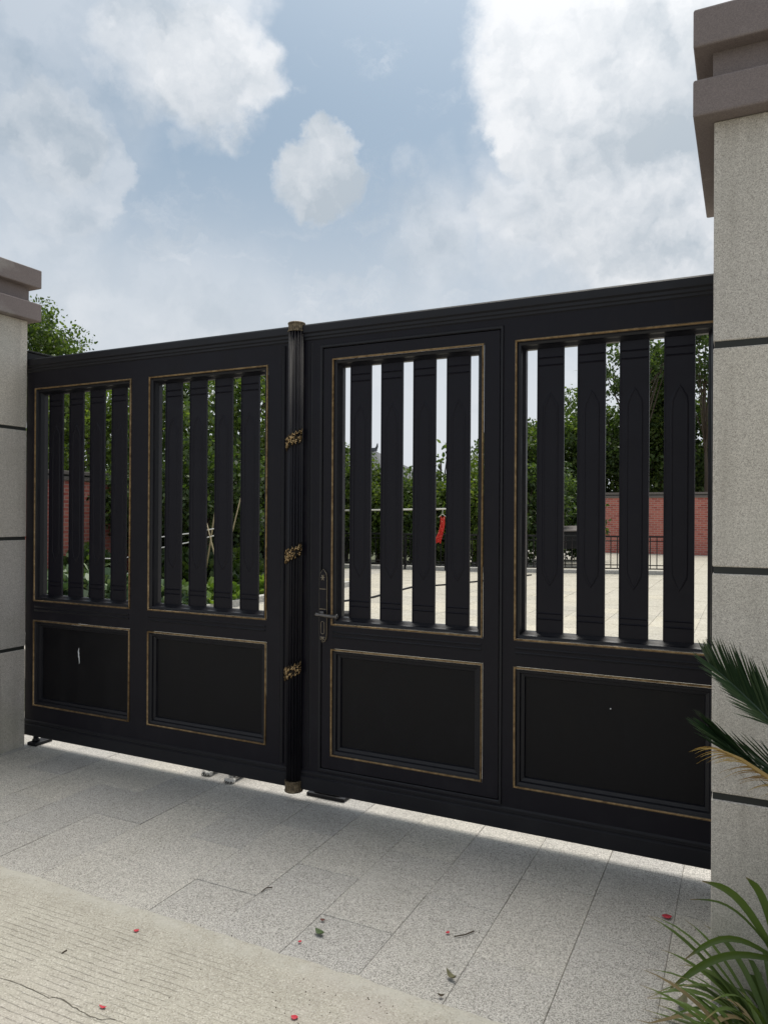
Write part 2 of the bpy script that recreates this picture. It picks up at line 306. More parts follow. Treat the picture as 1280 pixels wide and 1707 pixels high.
# ------------------------------------------------------------------ mesh helpers
class MB:
    def __init__(s): s.v = []; s.f = []
    def add(s, vs, fs):
        k = len(s.v); s.v += [tuple(v) for v in vs]; s.f += [tuple(i+k for i in f) for f in fs]; return s
    def box(s, x0, x1, y0, y1, z0, z1):
        return s.add([(x0,y0,z0),(x1,y0,z0),(x1,y1,z0),(x0,y1,z0),(x0,y0,z1),(x1,y0,z1),(x1,y1,z1),(x0,y1,z1)],
                     [(0,3,2,1),(4,5,6,7),(0,1,5,4),(1,2,6,5),(2,3,7,6),(3,0,4,7)])
    def tube(s, pts, rad, n=8, cap=True):
        pts = [Vector(p) for p in pts]; rad = rad if isinstance(rad, (list, tuple)) else [rad]*len(pts)
        k = len(s.v); up = None
        for i, p in enumerate(pts):
            d = (pts[min(i+1, len(pts)-1)] - pts[max(i-1, 0)]).normalized()
            if up is None: up = Vector((0,0,1)) if abs(d.z) < .9 else Vector((1,0,0))
            a = d.cross(up).normalized(); b = a.cross(d).normalized(); up = b
            for j in range(n):
                t = 2*math.pi*j/n; s.v.append(tuple(p + (a*math.cos(t)+b*math.sin(t))*rad[i]))
        for i in range(len(pts)-1):
            for j in range(n):
                s.f.append((k+i*n+j, k+i*n+(j+1)%n, k+(i+1)*n+(j+1)%n, k+(i+1)*n+j))
        if cap:
            s.f.append(tuple(k+j for j in range(n))[::-1]); s.f.append(tuple(k+(len(pts)-1)*n+j for j in range(n)))
        return s
    def lathe(s, prof, cx, cy, n=24, flute=0, fd=0.):   # prof: (radius, z); optional fluting
        k = len(s.v)
        for r, z in prof:
            for j in range(n):
                t = 2*math.pi*j/n; rr = r - (fd*(.5-.5*math.cos(flute*t)) if flute else 0)
                s.v.append((cx+rr*math.cos(t), cy+rr*math.sin(t), z))
        for i in range(len(prof)-1):
            for j in range(n): s.f.append((k+i*n+j, k+i*n+(j+1)%n, k+(i+1)*n+(j+1)%n, k+(i+1)*n+j))
        s.f.append(tuple(k+j for j in range(n))[::-1]); s.f.append(tuple(k+(len(prof)-1)*n+j for j in range(n)))
        return s
    def rect_sweep(s, x0, x1, z0, z1, y, prof):          # prof: (inset, depth) swept round a rectangle with mitred corners
        k = len(s.v); n = len(prof)
        for ins, dep in prof:
            s.v += [(x0+ins, y+dep, z0+ins), (x1-ins, y+dep, z0+ins), (x1-ins, y+dep, z1-ins), (x0+ins, y+dep, z1-ins)]
        for i in range(n-1):
            for j in range(4): s.f.append((k+i*4+j, k+i*4+(j+1)%4, k+(i+1)*4+(j+1)%4, k+(i+1)*4+j))
        return s
    def plate(s, xs, zs, holes, y0, y1):                 # flat plate with rectangular holes, xs / zs hold every edge
        def hole(i, j):
            cx, cz = (xs[i]+xs[i+1])/2, (zs[j]+zs[j+1])/2
            return any(a < cx < b and c < cz < d for a, b, c, d in holes)
        idx = {}
        def vid(i, j, y):
            if (i, j, y) not in idx: idx[(i, j, y)] = len(s.v); s.v.append((xs[i], y, zs[j]))
            return idx[(i, j, y)]
        nx, nz = len(xs)-1, len(zs)-1
        solid = lambda i, j: 0 <= i < nx and 0 <= j < nz and not hole(i, j)
        for i in range(nx):
            for j in range(nz):
                if not solid(i, j): continue
                a = [(i, j), (i+1, j), (i+1, j+1), (i, j+1)]
                s.f.append(tuple(vid(*q, y0) for q in a)); s.f.append(tuple(vid(*q, y1) for q in a[::-1]))
                for (di, dj), (p, q) in (((0,-1),(0,1)), ((1,0),(1,2)), ((0,1),(2,3)), ((-1,0),(3,0))):
                    if not solid(i+di, j+dj):
                        s.f.append((vid(*a[q], y0), vid(*a[p], y0), vid(*a[p], y1), vid(*a[q], y1)))
        return s
    def prism(s, poly, y0, y1):                          # poly in (x, z), front face at y0 (nearer), back at y1
        n = len(poly); k = len(s.v)
        s.v += [(x, y0, z) for x, z in poly] + [(x, y1, z) for x, z in poly]
        s.f.append(tuple(k+i for i in range(n))); s.f.append(tuple(k+n+i for i in range(n))[::-1])
        for i in range(n): s.f.append((k+i, k+n+i, k+n+(i+1) % n, k+(i+1) % n))
        return s
    def mesh(s, name, fix=True):
        me = bpy.data.meshes.new(name); me.from_pydata(s.v, [], s.f); me.update()
        if fix:
            bm = bmesh.new(); bm.from_mesh(me); bmesh.ops.recalc_face_normals(bm, faces=bm.faces); bm.to_mesh(me); bm.free()
        return me
    def build(s, name, mat, parent=None, smooth=False, bevel=0., fix=True):
        o = bpy.data.objects.new(name, s.mesh(name, fix)); COL.objects.link(o)
        if mat: o.data.materials.append(mat)
        if parent: o.parent = parent
        if smooth:
            for p in o.data.polygons: p.use_smooth = True
        if bevel:
            b = o.modifiers.new('bevel', 'BEVEL'); b.width = bevel; b.segments = 2; b.limit_method = 'ANGLE'; b.angle_limit = R(40)
        return o
def tag(o, label=None, cat=None, group=None, kind=None):
    for k, v in (('label', label), ('category', cat), ('group', group), ('kind', kind)):
        if v: o[k] = v
    return o
def empty(name, label, cat, group=None):
    o = bpy.data.objects.new(name, None); COL.objects.link(o); o.empty_display_size = .1
    return tag(o, label, cat, group)
def set_origin(o, loc):                 # move an un-parented thing's origin to its base, geometry stays
    loc = Vector(loc)
    if o.type == 'MESH': o.data.transform(Matrix.Translation(-loc))
    o.location = loc
    for ch in o.children: ch.matrix_parent_inverse = Matrix.Translation(-loc)
rng = random.Random(11)

# ------------------------------------------------------------------ the setting
tag(MB().box(-400, 400, -60, 700, -.30, -.055).build('ground', GROUND_M), kind='structure')
# granite driveway: one bed sheet, each slab a piece of its own, running bond 0.3 x 0.6 m
drive = tag(MB().box(-4.9, 1.6, 2.05, 4.6, -.05, -.006).build('driveway_paving', JOINT_M), kind='structure')
def slab_mesh(name, w, l, t=.03, ch=.0025):
    b = MB(); x, y = w/2, l/2
    vs = [(-x,-y,-t),(x,-y,-t),(x,y,-t),(-x,y,-t),(-x,-y,-ch),(x,-y,-ch),(x,y,-ch),(-x,y,-ch),(-x+ch,-y+ch,0),(x-ch,-y+ch,0),(x-ch,y-ch,0),(-x+ch,y-ch,0)]
    fs = [(0,1,5,4),(1,2,6,5),(2,3,7,6),(3,0,4,7),(4,5,9,8),(5,6,10,9),(6,7,11,10),(7,4,8,11),(8,9,10,11)]
    me = b.add(vs, fs).mesh(name, False); return me
SLAB = slab_mesh('paving_slab', .2962, .5985, .03, .0016); SLAB.materials.append(PAVE)
SLABH = slab_mesh('paving_slab_half', .2962, .2985, .03, .0016); SLABH.materials.append(PAVE)
for i in range(-15, 6):
    xc = -.235 - .15 + .2975*i + .2975
    for k in range(0, 5):
        half = False
        y0 = 2.105 + .6*k + (0 if i % 2 else .3)
        if k == 0 and not i % 2:
            o = bpy.data.objects.new('paving_slab', SLABH); COL.objects.link(o); o.parent = drive
            o.location = (xc, 2.105+.15, rng.uniform(-.0012, .0012))
        if y0 > 4.3: continue
        o = bpy.data.objects.new('paving_slab', SLAB); COL.objects.link(o); o.parent = drive
        o.location = (xc+rng.uniform(-.0007, .0007), y0+.3, rng.uniform(-.0014, .0014))
        o.rotation_euler = (rng.uniform(-.0012, .0012), rng.uniform(-.002, .002), rng.uniform(-.0012, .0012))
# concrete road with a ragged poured edge lapping the slabs
def road():
    b = MB(); n = 160; e = []
    for i in range(n+1):
        x = -9 + 12*i/n
        y = 2.121 + .004*math.sin(x*3.1) + .003*math.sin(x*9.7+1) + rng.uniform(-.006, .006)
        if -1.2 < x < -.4: y += .006
        e.append((x, y))
    vs = []; fs = []
    rows = [(-14, .006), (0.9, .006), (1.7, .006)]
    for x, y in e:
        vs += [(x, -14, .004), (x, 1.2, .004), (x, y-.07, .004), (x, y-.012, .0028), (x, y+.004, .0002)]
    for i in range(n):
        for j in range(4): a = i*5+j; fs.append((a, a+5, a+6, a+1))
    return tag(b.add(vs, fs).build('concrete_road', ROAD_M, smooth=False), kind='structure')
ROAD = road()
def strip(pts, widths, z):
    b = MB(); vs = []
    for i, (x, y) in enumerate(pts):
        a = pts[max(i-1, 0)]; c = pts[min(i+1, len(pts)-1)]; d = Vector((c[0]-a[0], c[1]-a[1])).normalized(); w = widths[i]/2
        vs += [(x-d.y*w, y+d.x*w, z), (x+d.y*w, y-d.x*w, z)]
    return b.add(vs, [(2*i, 2*i+1, 2*i+3, 2*i+2) for i in range(len(pts)-1)])
cp = [(0,1632),(28,1641),(55,1652),(82,1666),(95,1665),(106,1669),(122,1681),(140,1690),(152,1697),(170,1703),(185,1701),(198,1703)]
pts = []
for a, b_ in zip(cp[:-1], cp[1:]):
    for t in (0, .33, .66): pts.append((a[0]+(b_[0]-a[0])*t+rng.uniform(-1.2, 1.2), a[1]+(b_[1]-a[1])*t+rng.uniform(-.9, .9)))
gp = [on_ground(*q) for q in pts]
gp = [(g.x-.45+.45*1, g.y) for g in gp]
ck = strip([(-2.6, gp[0][1]+.05)] + gp, [.004]+[rng.uniform(.0012, .0042) for _ in gp], .0052).build('crack', CRACK_M, ROAD)
# side joint between paving and the right pillar, open and dark
# yard beyond the gate
yard = tag(MB().box(-9.9, 30, 4.6, 40, -.05, -.006).build('yard_paving', JOINT_M), kind='structure')
SLABY = slab_mesh('yard_slab', .594, .594, .03, .003); SLABY.materials.append(YARD_M)
far = MB(); cnt = 0
for i in range(-14, 10):
    for k in range(0, 46):
        xc, yc = .3+.6*i, 4.9+.6*k
        if yc > 30.5: continue
        if xc < -7.45 and yc < 13.9: continue
        if (yc > 18.6 and xc < -5.5) or xc < -9.7: continue
        vis = -.72*yc-.3 < xc < -.10*yc+.4 and 8.2 < yc < 15.6
        if vis and cnt < 300:
            o = bpy.data.objects.new('yard_slab', SLABY); COL.objects.link(o); o.parent = yard; cnt += 1
            o.location = (xc, yc, rng.uniform(-.0015, .0015))
        else:
            z = rng.uniform(-.0015, .0015)
            far.box(xc-.297, xc+.297, yc-.297, yc+.297, z-.03, z)
tag(far.build('yard_slab_field', YARD_M, yard), kind='stuff')

# ------------------------------------------------------------------ gate pillars
def pillar(x0, x1, y0, y1, label):
    p = empty('gate_pillar', label, 'pillar', 'granite gate pillars')
    MB().box(x0+.004, x1-.004, y0+.004, y1-.004, 0, 2.73).build('dark_joint_core', DARKJ_M, p)
    zs = [(-.01, .6225), (.6435, 1.3225), (1.3435, 2.0225), (2.0435, 2.728)]
    for a, b in zs:
        MB().box(x0, x1, y0, y1, a, b).build('stone_block', PILLAR_M.m, p, bevel=.004)
    MB().box(x0-.058, x1+.058, y0-.058, y1+.058, 2.7285, 2.842).build('cap_slab', CAPST, p, bevel=.006)
    MB().box(x0-.004, x1+.004, y0-.004, y1+.004, 2.842, 2.942).build('cap_neck', CAPST, p)
    MB().box(x0-.058, x1+.058, y0-.058, y1+.058, 2.942, 3.06).build('cap_slab', CAPST, p, bevel=.006)
    set_origin(p, ((x0+x1)/2, (y0+y1)/2, 0)); return p
pillar(-4.95, -4.153, 2.52, 3.272, 'left granite gate pillar with brown stone cap and dark joints')
pillar(-.096, .70, 2.52, 3.27, 'right granite gate pillar behind the palm fronds, nearest the camera')

# ------------------------------------------------------------------ gate
GY = 3.30; TH = .055
ZT, ZB = 2.480, .069
UZ0, UZ1, LZ0, LZ1 = .927, 2.300, .257, .811
UPROF = [(.0115, .0), (.016, .006), (.026, .009), (.030, .022), (.042, .040), (.042, .068)]
LPROF = [(.0115, .0), (.016, .006), (.028, .009), (.032, .020), (.046, .024), (.050, .034)]
BEAD = [(.001, .001), (.0015, -.003), (.0035, -.006), (.006, -.007), (.0085, -.006), (.0105, -.003), (.011, .001)]
def slat_mb(w, z0, z1):
    b = MB(); x = w/2; t = .010
    b.box(-x, x, 0, t, z0, z1)
    b.box(-x, -x+.006, -.0022, 0, z0, z1); b.box(x-.006, x, -.0022, 0, z0, z1)       # raised edges
    # long raised plaque with ogee ends
    hw = .037; zt, zb = 2.058-.0, 1.178
    def plaque(hw, e):
        top = [(hw, zt-.085-e), (hw*.92, zt-.055-e), (hw*.55, zt-.032-e), (hw*.45, zt-.022-e), (0, zt-e)]
        up = top + [(-x_, z_) for x_, z_ in top[-2::-1]]
        lo = [(x_, zt+zb-z_) for x_, z_ in up][::-1]
        return up + lo
    a_, b2 = plaque(hw, 0), plaque(hw-.005, .007)
    k = len(b.v); n = len(a_)
    b.v += [(x_, -.0001, z_) for x_, z_ in a_] + [(x_, -.0024, z_) for x_, z_ in b2]
    for i in range(n): b.f.append((k+i, k+(i+1) % n, k+n+(i+1) % n, k+n+i))
    c_ = plaque(hw-.010, .015); k2 = len(b.v); b.v += [(x_, -.0024, z_) for x_, z_ in c_]; d_ = plaque(hw-.0125, .018); b.v += [(x_, -.0010, z_) for x_, z_ in d_]
    for i in range(n):
        b.f.append((k+n+i, k+n+(i+1) % n, k2+(i+1) % n, k2+i)); b.f.append((k2+i, k2+(i+1) % n, k2+n+(i+1) % n, k2+n+i))
    b.f.append(tuple(k2+n+i for i in range(n)))
    for zc in (2.214, 2.180, 1.056, 1.030):                                         # cross ridges
        b.add([(-x+.006, -.0001, zc-.004), (x-.006, -.0001, zc-.004), (x-.006, -.004, zc), (-x+.006, -.004, zc), (x-.006, -.0001, zc+.004), (-x+.006, -.0001, zc+.004)], [(0, 1, 2, 3), (3, 2, 4, 5)])
    return b
SLATM = {}
def panel_set(x0, x1, parent, pitch, w):
    MB().rect_sweep(x0, x1, UZ0, UZ1, GY, BEAD).build('gold_bead', GOLD, parent, smooth=True)
    MB().rect_sweep(x0, x1, LZ0, LZ1, GY, BEAD).build('gold_bead', GOLD, parent, smooth=True)
    MB().rect_sweep(x0, x1, UZ0, UZ1, GY, UPROF).build('window_moulding', GLOSS, parent)
    MB().rect_sweep(x0, x1, LZ0, LZ1, GY, LPROF).build('panel_moulding', GLOSS, parent)
    MB().box(x0+.040, x1-.040, GY+.034, GY+.046, LZ0+.040, LZ1-.040).build('lower_panel', PANEL_P, parent)
    if w not in SLATM:
        SLATM[w] = slat_mb(w, UZ0+.040, UZ1-.040).mesh('slat'); SLATM[w].materials.append(BLACK2)
    for i in range(4):
        o = bpy.data.objects.new('slat', SLATM[w]); COL.objects.link(o); o.parent = parent
        o.location = ((x0+x1)/2 + (i-1.5)*pitch, GY+.044, 0)
def hbar(b, x0, x1, zc, h=.008, d=.005):      # ridge moulding along x, triangular section
    b.add([(x0, GY-.0002, zc-h), (x1, GY-.0002, zc-h), (x1, GY-d, zc+h*.3), (x0, GY-d, zc+h*.3), (x1, GY-.0002, zc+h), (x0, GY-.0002, zc+h)], [(0,1,2,3), (3,2,4,5), (0,3,5), (1,4,2)])
def vbar(b, xc, z0, z1, h=.007, d=.005):
    b.add([(xc-h, GY-.0002, z0), (xc-h, GY-.0002, z1), (xc, GY-d, z1), (xc, GY-d, z0), (xc+h, GY-.0002, z1), (xc+h, GY-.0002, z0)], [(0,1,2,3), (3,2,4,5), (0,3,5), (1,4,2)])
def top_cap(b, x0, x1):      # shaped top rail: hooded strip proud of the leaf
    pr = [(GY-.0002, 2.402), (GY-.006, 2.408), (GY-.006, 2.418), (GY-.012, 2.424), (GY-.012, 2.436), (GY-.020, 2.444), (GY-.020, 2.478), (GY-.014, 2.486), (GY+TH, 2.486), (GY+TH, 2.4805), (GY-.0002, 2.4805)]
    k = len(b.v); n = len(pr)
    b.v += [(x0, y, z) for y, z in pr] + [(x1, y, z) for y, z in pr]
    for i in range(n): b.f.append((k+i, k+(i+1) % n, k+n+(i+1) % n, k+n+i))
    b.f.append(tuple(k+i for i in range(n))); b.f.append(tuple(k+n+i for i in range(n))[::-1])
def foot_rail(b, x0, x1):
    pr = [(GY-.0002, .166), (GY-.008, .160), (GY-.008, .149), (GY-.0045, .146), (GY-.0045, .140), (GY-.014, .134), (GY-.014, .072), (GY-.010, .066), (GY+TH, .066), (GY+TH, .0688), (GY-.0002, .0688)]
    k = len(b.v); n = len(pr)
    b.v += [(x0, y, z) for y, z in pr] + [(x1, y, z) for y, z in pr]
    for i in range(n): b.f.append((k+i, k+(i+1) % n, k+n+(i+1) % n, k+n+i))
    b.f.append(tuple(k+i for i in range(n))); b.f.append(tuple(k+n+i for i in range(n))[::-1])
# --- left leaf
P1, P2, P3, P4 = (-4.115, -3.285), (-3.150, -2.307), (-1.913, -1.098), (-.953, -.103)
def hls(*ps): return [(a, b, z0, z1) for a, b in ps for z0, z1 in ((UZ0, UZ1), (LZ0, LZ1))]
zs = [ZB, LZ0, LZ1, UZ0, UZ1, ZT]
left = empty('gate_leaf', 'left leaf of the black metal gate with a scratched lower panel', 'gate', 'leaves of the black gate')
x0, x1 = -4.190, -2.150
MB().plate([x0, *P1, *P2, x1], zs, hls(P1, P2), GY, GY+TH).build('frame', BLACK, left)
b = MB(); top_cap(b, x0, x1); b.build('top_rail', GLOSS, left)
b = MB(); foot_rail(b, x0, x1); b.build('foot_rail', GLOSS, left)
b = MB()
for pa in (P1, P2):
    for zc in (.894, .872): hbar(b, pa[0]+.01, pa[1]-.01, zc, .007, .005)
vbar(b, -2.215, .18, 2.39); vbar(b, -2.197, .18, 2.39, .005, .007)
b.build('ridge_trim', GLOSS, left)
panel_set(*P1, left, .181, .122); panel_set(*P2, left, .181, .122)
# white scratch on the first panel
sc = MB(); zt, zb = 1.5-.845, 1.5-.945
prof = [(.000, 0), (.006, .006), (.010, .004), (.009, .010), (.007, .006), (.012, .008), (.006, .005), (.009, .003), (.004, .004), (.003, .001)]
vs = []; n = len(prof)
for i, (l, r) in enumerate(prof):
    z = zt+(zb-zt)*i/(n-1); vs += [(-3.742-l*.5-.004*math.sin(i*.6), GY+.0328, z), (-3.742+r*.7-.004*math.sin(i*.6), GY+.0328, z)]
sc.add(vs, [(2*i, 2*i+1, 2*i+3, 2*i+2) for i in range(n-1)]).build('scratch', SCR, left)
# fluted column covering the meeting of the leaves
CX, CY = -2.122, GY-.012
colm = MB().lathe([(.043, .066+.035), (.043, 2.50-.03)], CX, CY, 160, 16, .011).build('fluted_column', COLP, left, smooth=True)
MB().lathe([(.046, 2.452), (.046, 2.459), (.043, 2.460), (.0435, 2.490), (.046, 2.492), (.046, 2.499), (.040, 2.502)], CX, CY, 96, 24, .002).build('column_cap', BRONZE, colm)
MB().lathe([(.044, .050), (.0485, .052), (.0485, .060), (.046, .062), (.046, .100), (.0485, .102), (.0485, .108), (.044, .110)], CX, CY, 96, 24, .0015).build('column_foot', BRONZE, colm)
def leaf_band(zc, seed):
    rn = random.Random(seed); nu, nv = 60, 30; b = MB(); rel = []
    seeds = [(rn.uniform(0, 1), rn.uniform(0, 1), rn.uniform(0, 6.28)) for _ in range(85)]
    for i in range(nu+1):
        u = i/nu
        for j in range(nv+1):
            v = j/nv; th = R(188) + u*R(164)
            jag = .010*abs(math.sin(u*21+seed)) + .006*math.sin(u*47)
            z = zc + (v-.5)*(.056 + jag*1.7) + (u-.5)*.058
            h = 0
            for su, sv, sa in seeds:
                du, dv = (u-su)*1.6, (v-sv)
                a = du*math.cos(sa)+dv*math.sin(sa); c = -du*math.sin(sa)+dv*math.cos(sa)
                h = max(h, math.exp(-(a/.14)**2-(c/.028)**2))
            edge = min(1, min(v, 1-v)*9, min(u, 1-u)*14)
            r = .0435 + (.0035+.0085*h)*edge
            b.v.append((CX+r*math.cos(th), CY+r*math.sin(th), z)); rel.append(.15+.85*h*edge)
    for i in range(nu):
        for j in range(nv): a = i*(nv+1)+j; b.f.append((a, a+nv+1, a+nv+2, a+1))
    o = b.build('leafwork_band', LEAFWORK, colm, smooth=True)
    at_ = o.data.attributes.new('relief', 'FLOAT', 'POINT'); at_.data.foreach_set('value', rel)
for zc, sd in ((1.884, 3), (1.291, 8), (.679, 5)): leaf_band(zc, sd)
set_origin(left, (-3.15, GY, .069))
# --- right leaf with wicket door
right = empty('gate_leaf', 'right leaf of the black metal gate with a wicket door and handle', 'gate', 'leaves of the black gate')
x0, x1 = -2.0945, -.066
WX0, WX1, WZ0, WZ1 = -1.967, -1.020, .190, 2.356
MB().plate([x0, WX0, WX1, *P4, x1], sorted([ZB, LZ0, LZ1, UZ0, UZ1, ZT, WZ0, WZ1]), hls(P4)+[(WX0, WX1, WZ0, WZ1)], GY, GY+TH).build('frame', BLACK, right)
b = MB(); top_cap(b, x0, x1); b.build('top_rail', GLOSS, right)
b = MB(); foot_rail(b, x0, x1); b.build('foot_rail', GLOSS, right)
b = MB()
for zc in (.894, .872): hbar(b, P4[0]+.01, P4[1]-.01, zc, .007, .005)
vbar(b, -2.035, .18, 2.39, .006); vbar(b, -2.052, .18, 2.39, .005, .006)
b.build('ridge_trim', GLOSS, right)
panel_set(*P4, right, .181, .122)
MB().rect_sweep(WX0-.016, WX1+.016, WZ0-.016, WZ1+.016, GY, [(0, -.0002), (.003, -.0065), (.012, -.0065), (.016, -.002), (.016, .03)]).build('door_frame', GLOSS, right)
door = MB().plate([WX0+.004, *P3, WX1-.004], [WZ0+.004, LZ0, LZ1, UZ0, UZ1, WZ1-.004], hls(P3), GY, GY+TH-.01).build('wicket_door', BLACK, right)
b = MB()
for zc in (.894, .872): hbar(b, P3[0]+.01, P3[1]-.01, zc, .007, .005)
b.build('ridge_trim', GLOSS, door)
panel_set(*P3, door, .176, .120)
# handle: long plate with pointed ends, lever to the right, key cover
hx, hz0, hz1 = -1.9535, 1.5-.659, 1.5-.282
def hp(hw, e):
    return [(hx+hw, hz0+.045), (hx+hw, hz1-.05), (hx+hw*.8, hz1-.022-e), (hx, hz1-e), (hx-hw*.8, hz1-.022-e), (hx-hw, hz1-.05), (hx-hw, hz0+.045), (hx-hw*.85, hz0+.018+e), (hx-hw*.3, hz0+e), (hx+hw*.3, hz0+e), (hx+hw*.85, hz0+.018+e)]
MB().prism(hp(.0235, 0), GY-.009, GY-.0002).build('handle_plate', HBRONZE, door, bevel=.0015)
MB().prism(hp(.0205, .003), GY-.0115, GY-.0088).build('handle_plate_face', BLACK, door)
b = MB()
b.box(hx-.019, hx+.019, GY-.0135, GY-.0112, hz1-.105, hz1-.102); b.box(hx-.019, hx+.019, GY-.0135, GY-.0112, 1.5-.490, 1.5-.487)
for k in range(6):
    t = k*math.pi/3; b.tube([(hx, GY-.012, hz1-.045), (hx+.012*math.cos(t), GY-.014, hz1-.045+.016*math.sin(t))], [.004, .002], 6)
for k in range(5):
    t = math.pi + k*math.pi/4; b.tube([(hx, GY-.012, hz0+.026), (hx+.014*math.cos(t), GY-.013, hz0+.026+.018*math.sin(t))], [.003, .002], 6)
ring = [(hx+.010*math.cos(a), GY-.0125, hz0+.075+(.022 if math.sin(a) > 0 else -.022)+.010*math.sin(a)) for a in [2*math.pi*i/20 for i in range(21)]]
b.tube(ring, .0016, 6); tag(b.build('handle_ornament', HBRONZE, door), kind='stuff')
b = MB(); zl = 1.5-.513
b.box(hx-.024, hx+.012, GY-.026, GY-.0112, zl-.014, zl+.014)
b.tube([(hx-.014, GY-.02, zl), (hx-.014, GY-.055, zl)], .010, 12)
b.tube([(hx-.020, GY-.052, zl+.001), (hx-.006, GY-.054, zl+.001), (hx+.008, GY-.056, zl), (hx+.06, GY-.057, zl-.003), (hx+.100, GY-.056, zl-.004), (hx+.104, GY-.056, zl-.004), (hx+.110, GY-.056, zl-.003), (hx+.114, GY-.055, zl-.003)], [.012, .0125, .0085, .0095, .0105, .013, .013, .006], 14)
b.build('door_lever', HLEVER, door, smooth=True)
MB().box(-.531, -.526, GY+.0325, GY+.0339, 1.5-.842, 1.5-.837).build('paint_chip', SCR, right)
set_origin(right, (-1.08, GY, .069))
# --- hinge hardware at the left pillar
pv = empty('floor_pivot', 'small black steel floor pivot at the foot of left pillar', 'pivot')
MB().box(-4.151, -4.075, GY-.012, GY+.12, .001, .022).build('base_plate', STEEL, pv, bevel=.004)
MB().lathe([(.024, .022), (.022, .034), (.016, .040), (.016, .064)], -4.120, GY+.03, 20).build('pivot_pin', STEEL, pv, smooth=True)
set_origin(pv, (-4.12, GY+.03, .001))
hb = empty('hinge_bracket', 'black steel hinge arm above the gate corner beside left pillar', 'hinge')
MB().box(-4.26, -4.150, 3.275, 3.475, 2.480, 2.530).build('bracket_arm', STEEL, hb, bevel=.004)
MB().box(-4.26, -4.142, 3.274, 3.485, 2.5305, 2.541).build('bracket_cover', STEEL, hb, bevel=.002)
MB().lathe([(.012, 2.45), (.012, 2.4795)], -4.165, 3.40, 14).build('hinge_pin', BRONZE, hb)
set_origin(hb, (-4.15, GY+.09, 2.475))
gs = empty('gate_stop', 'low dark gate stop on the paving right of the column foot', 'gate stop')
MB().box(-2.10, -1.87, GY+.075, GY+.17, .001, .020).build('base_plate', STEEL, gs, bevel=.005)
b = MB(); b.prism([(-2.07, .020), (-1.90, .020), (-1.93, .058), (-2.03, .062)], GY+.09, GY+.15); b.build('stop_block', STEEL, gs, bevel=.008)
set_origin(gs, (-1.98, GY+.12, .001))

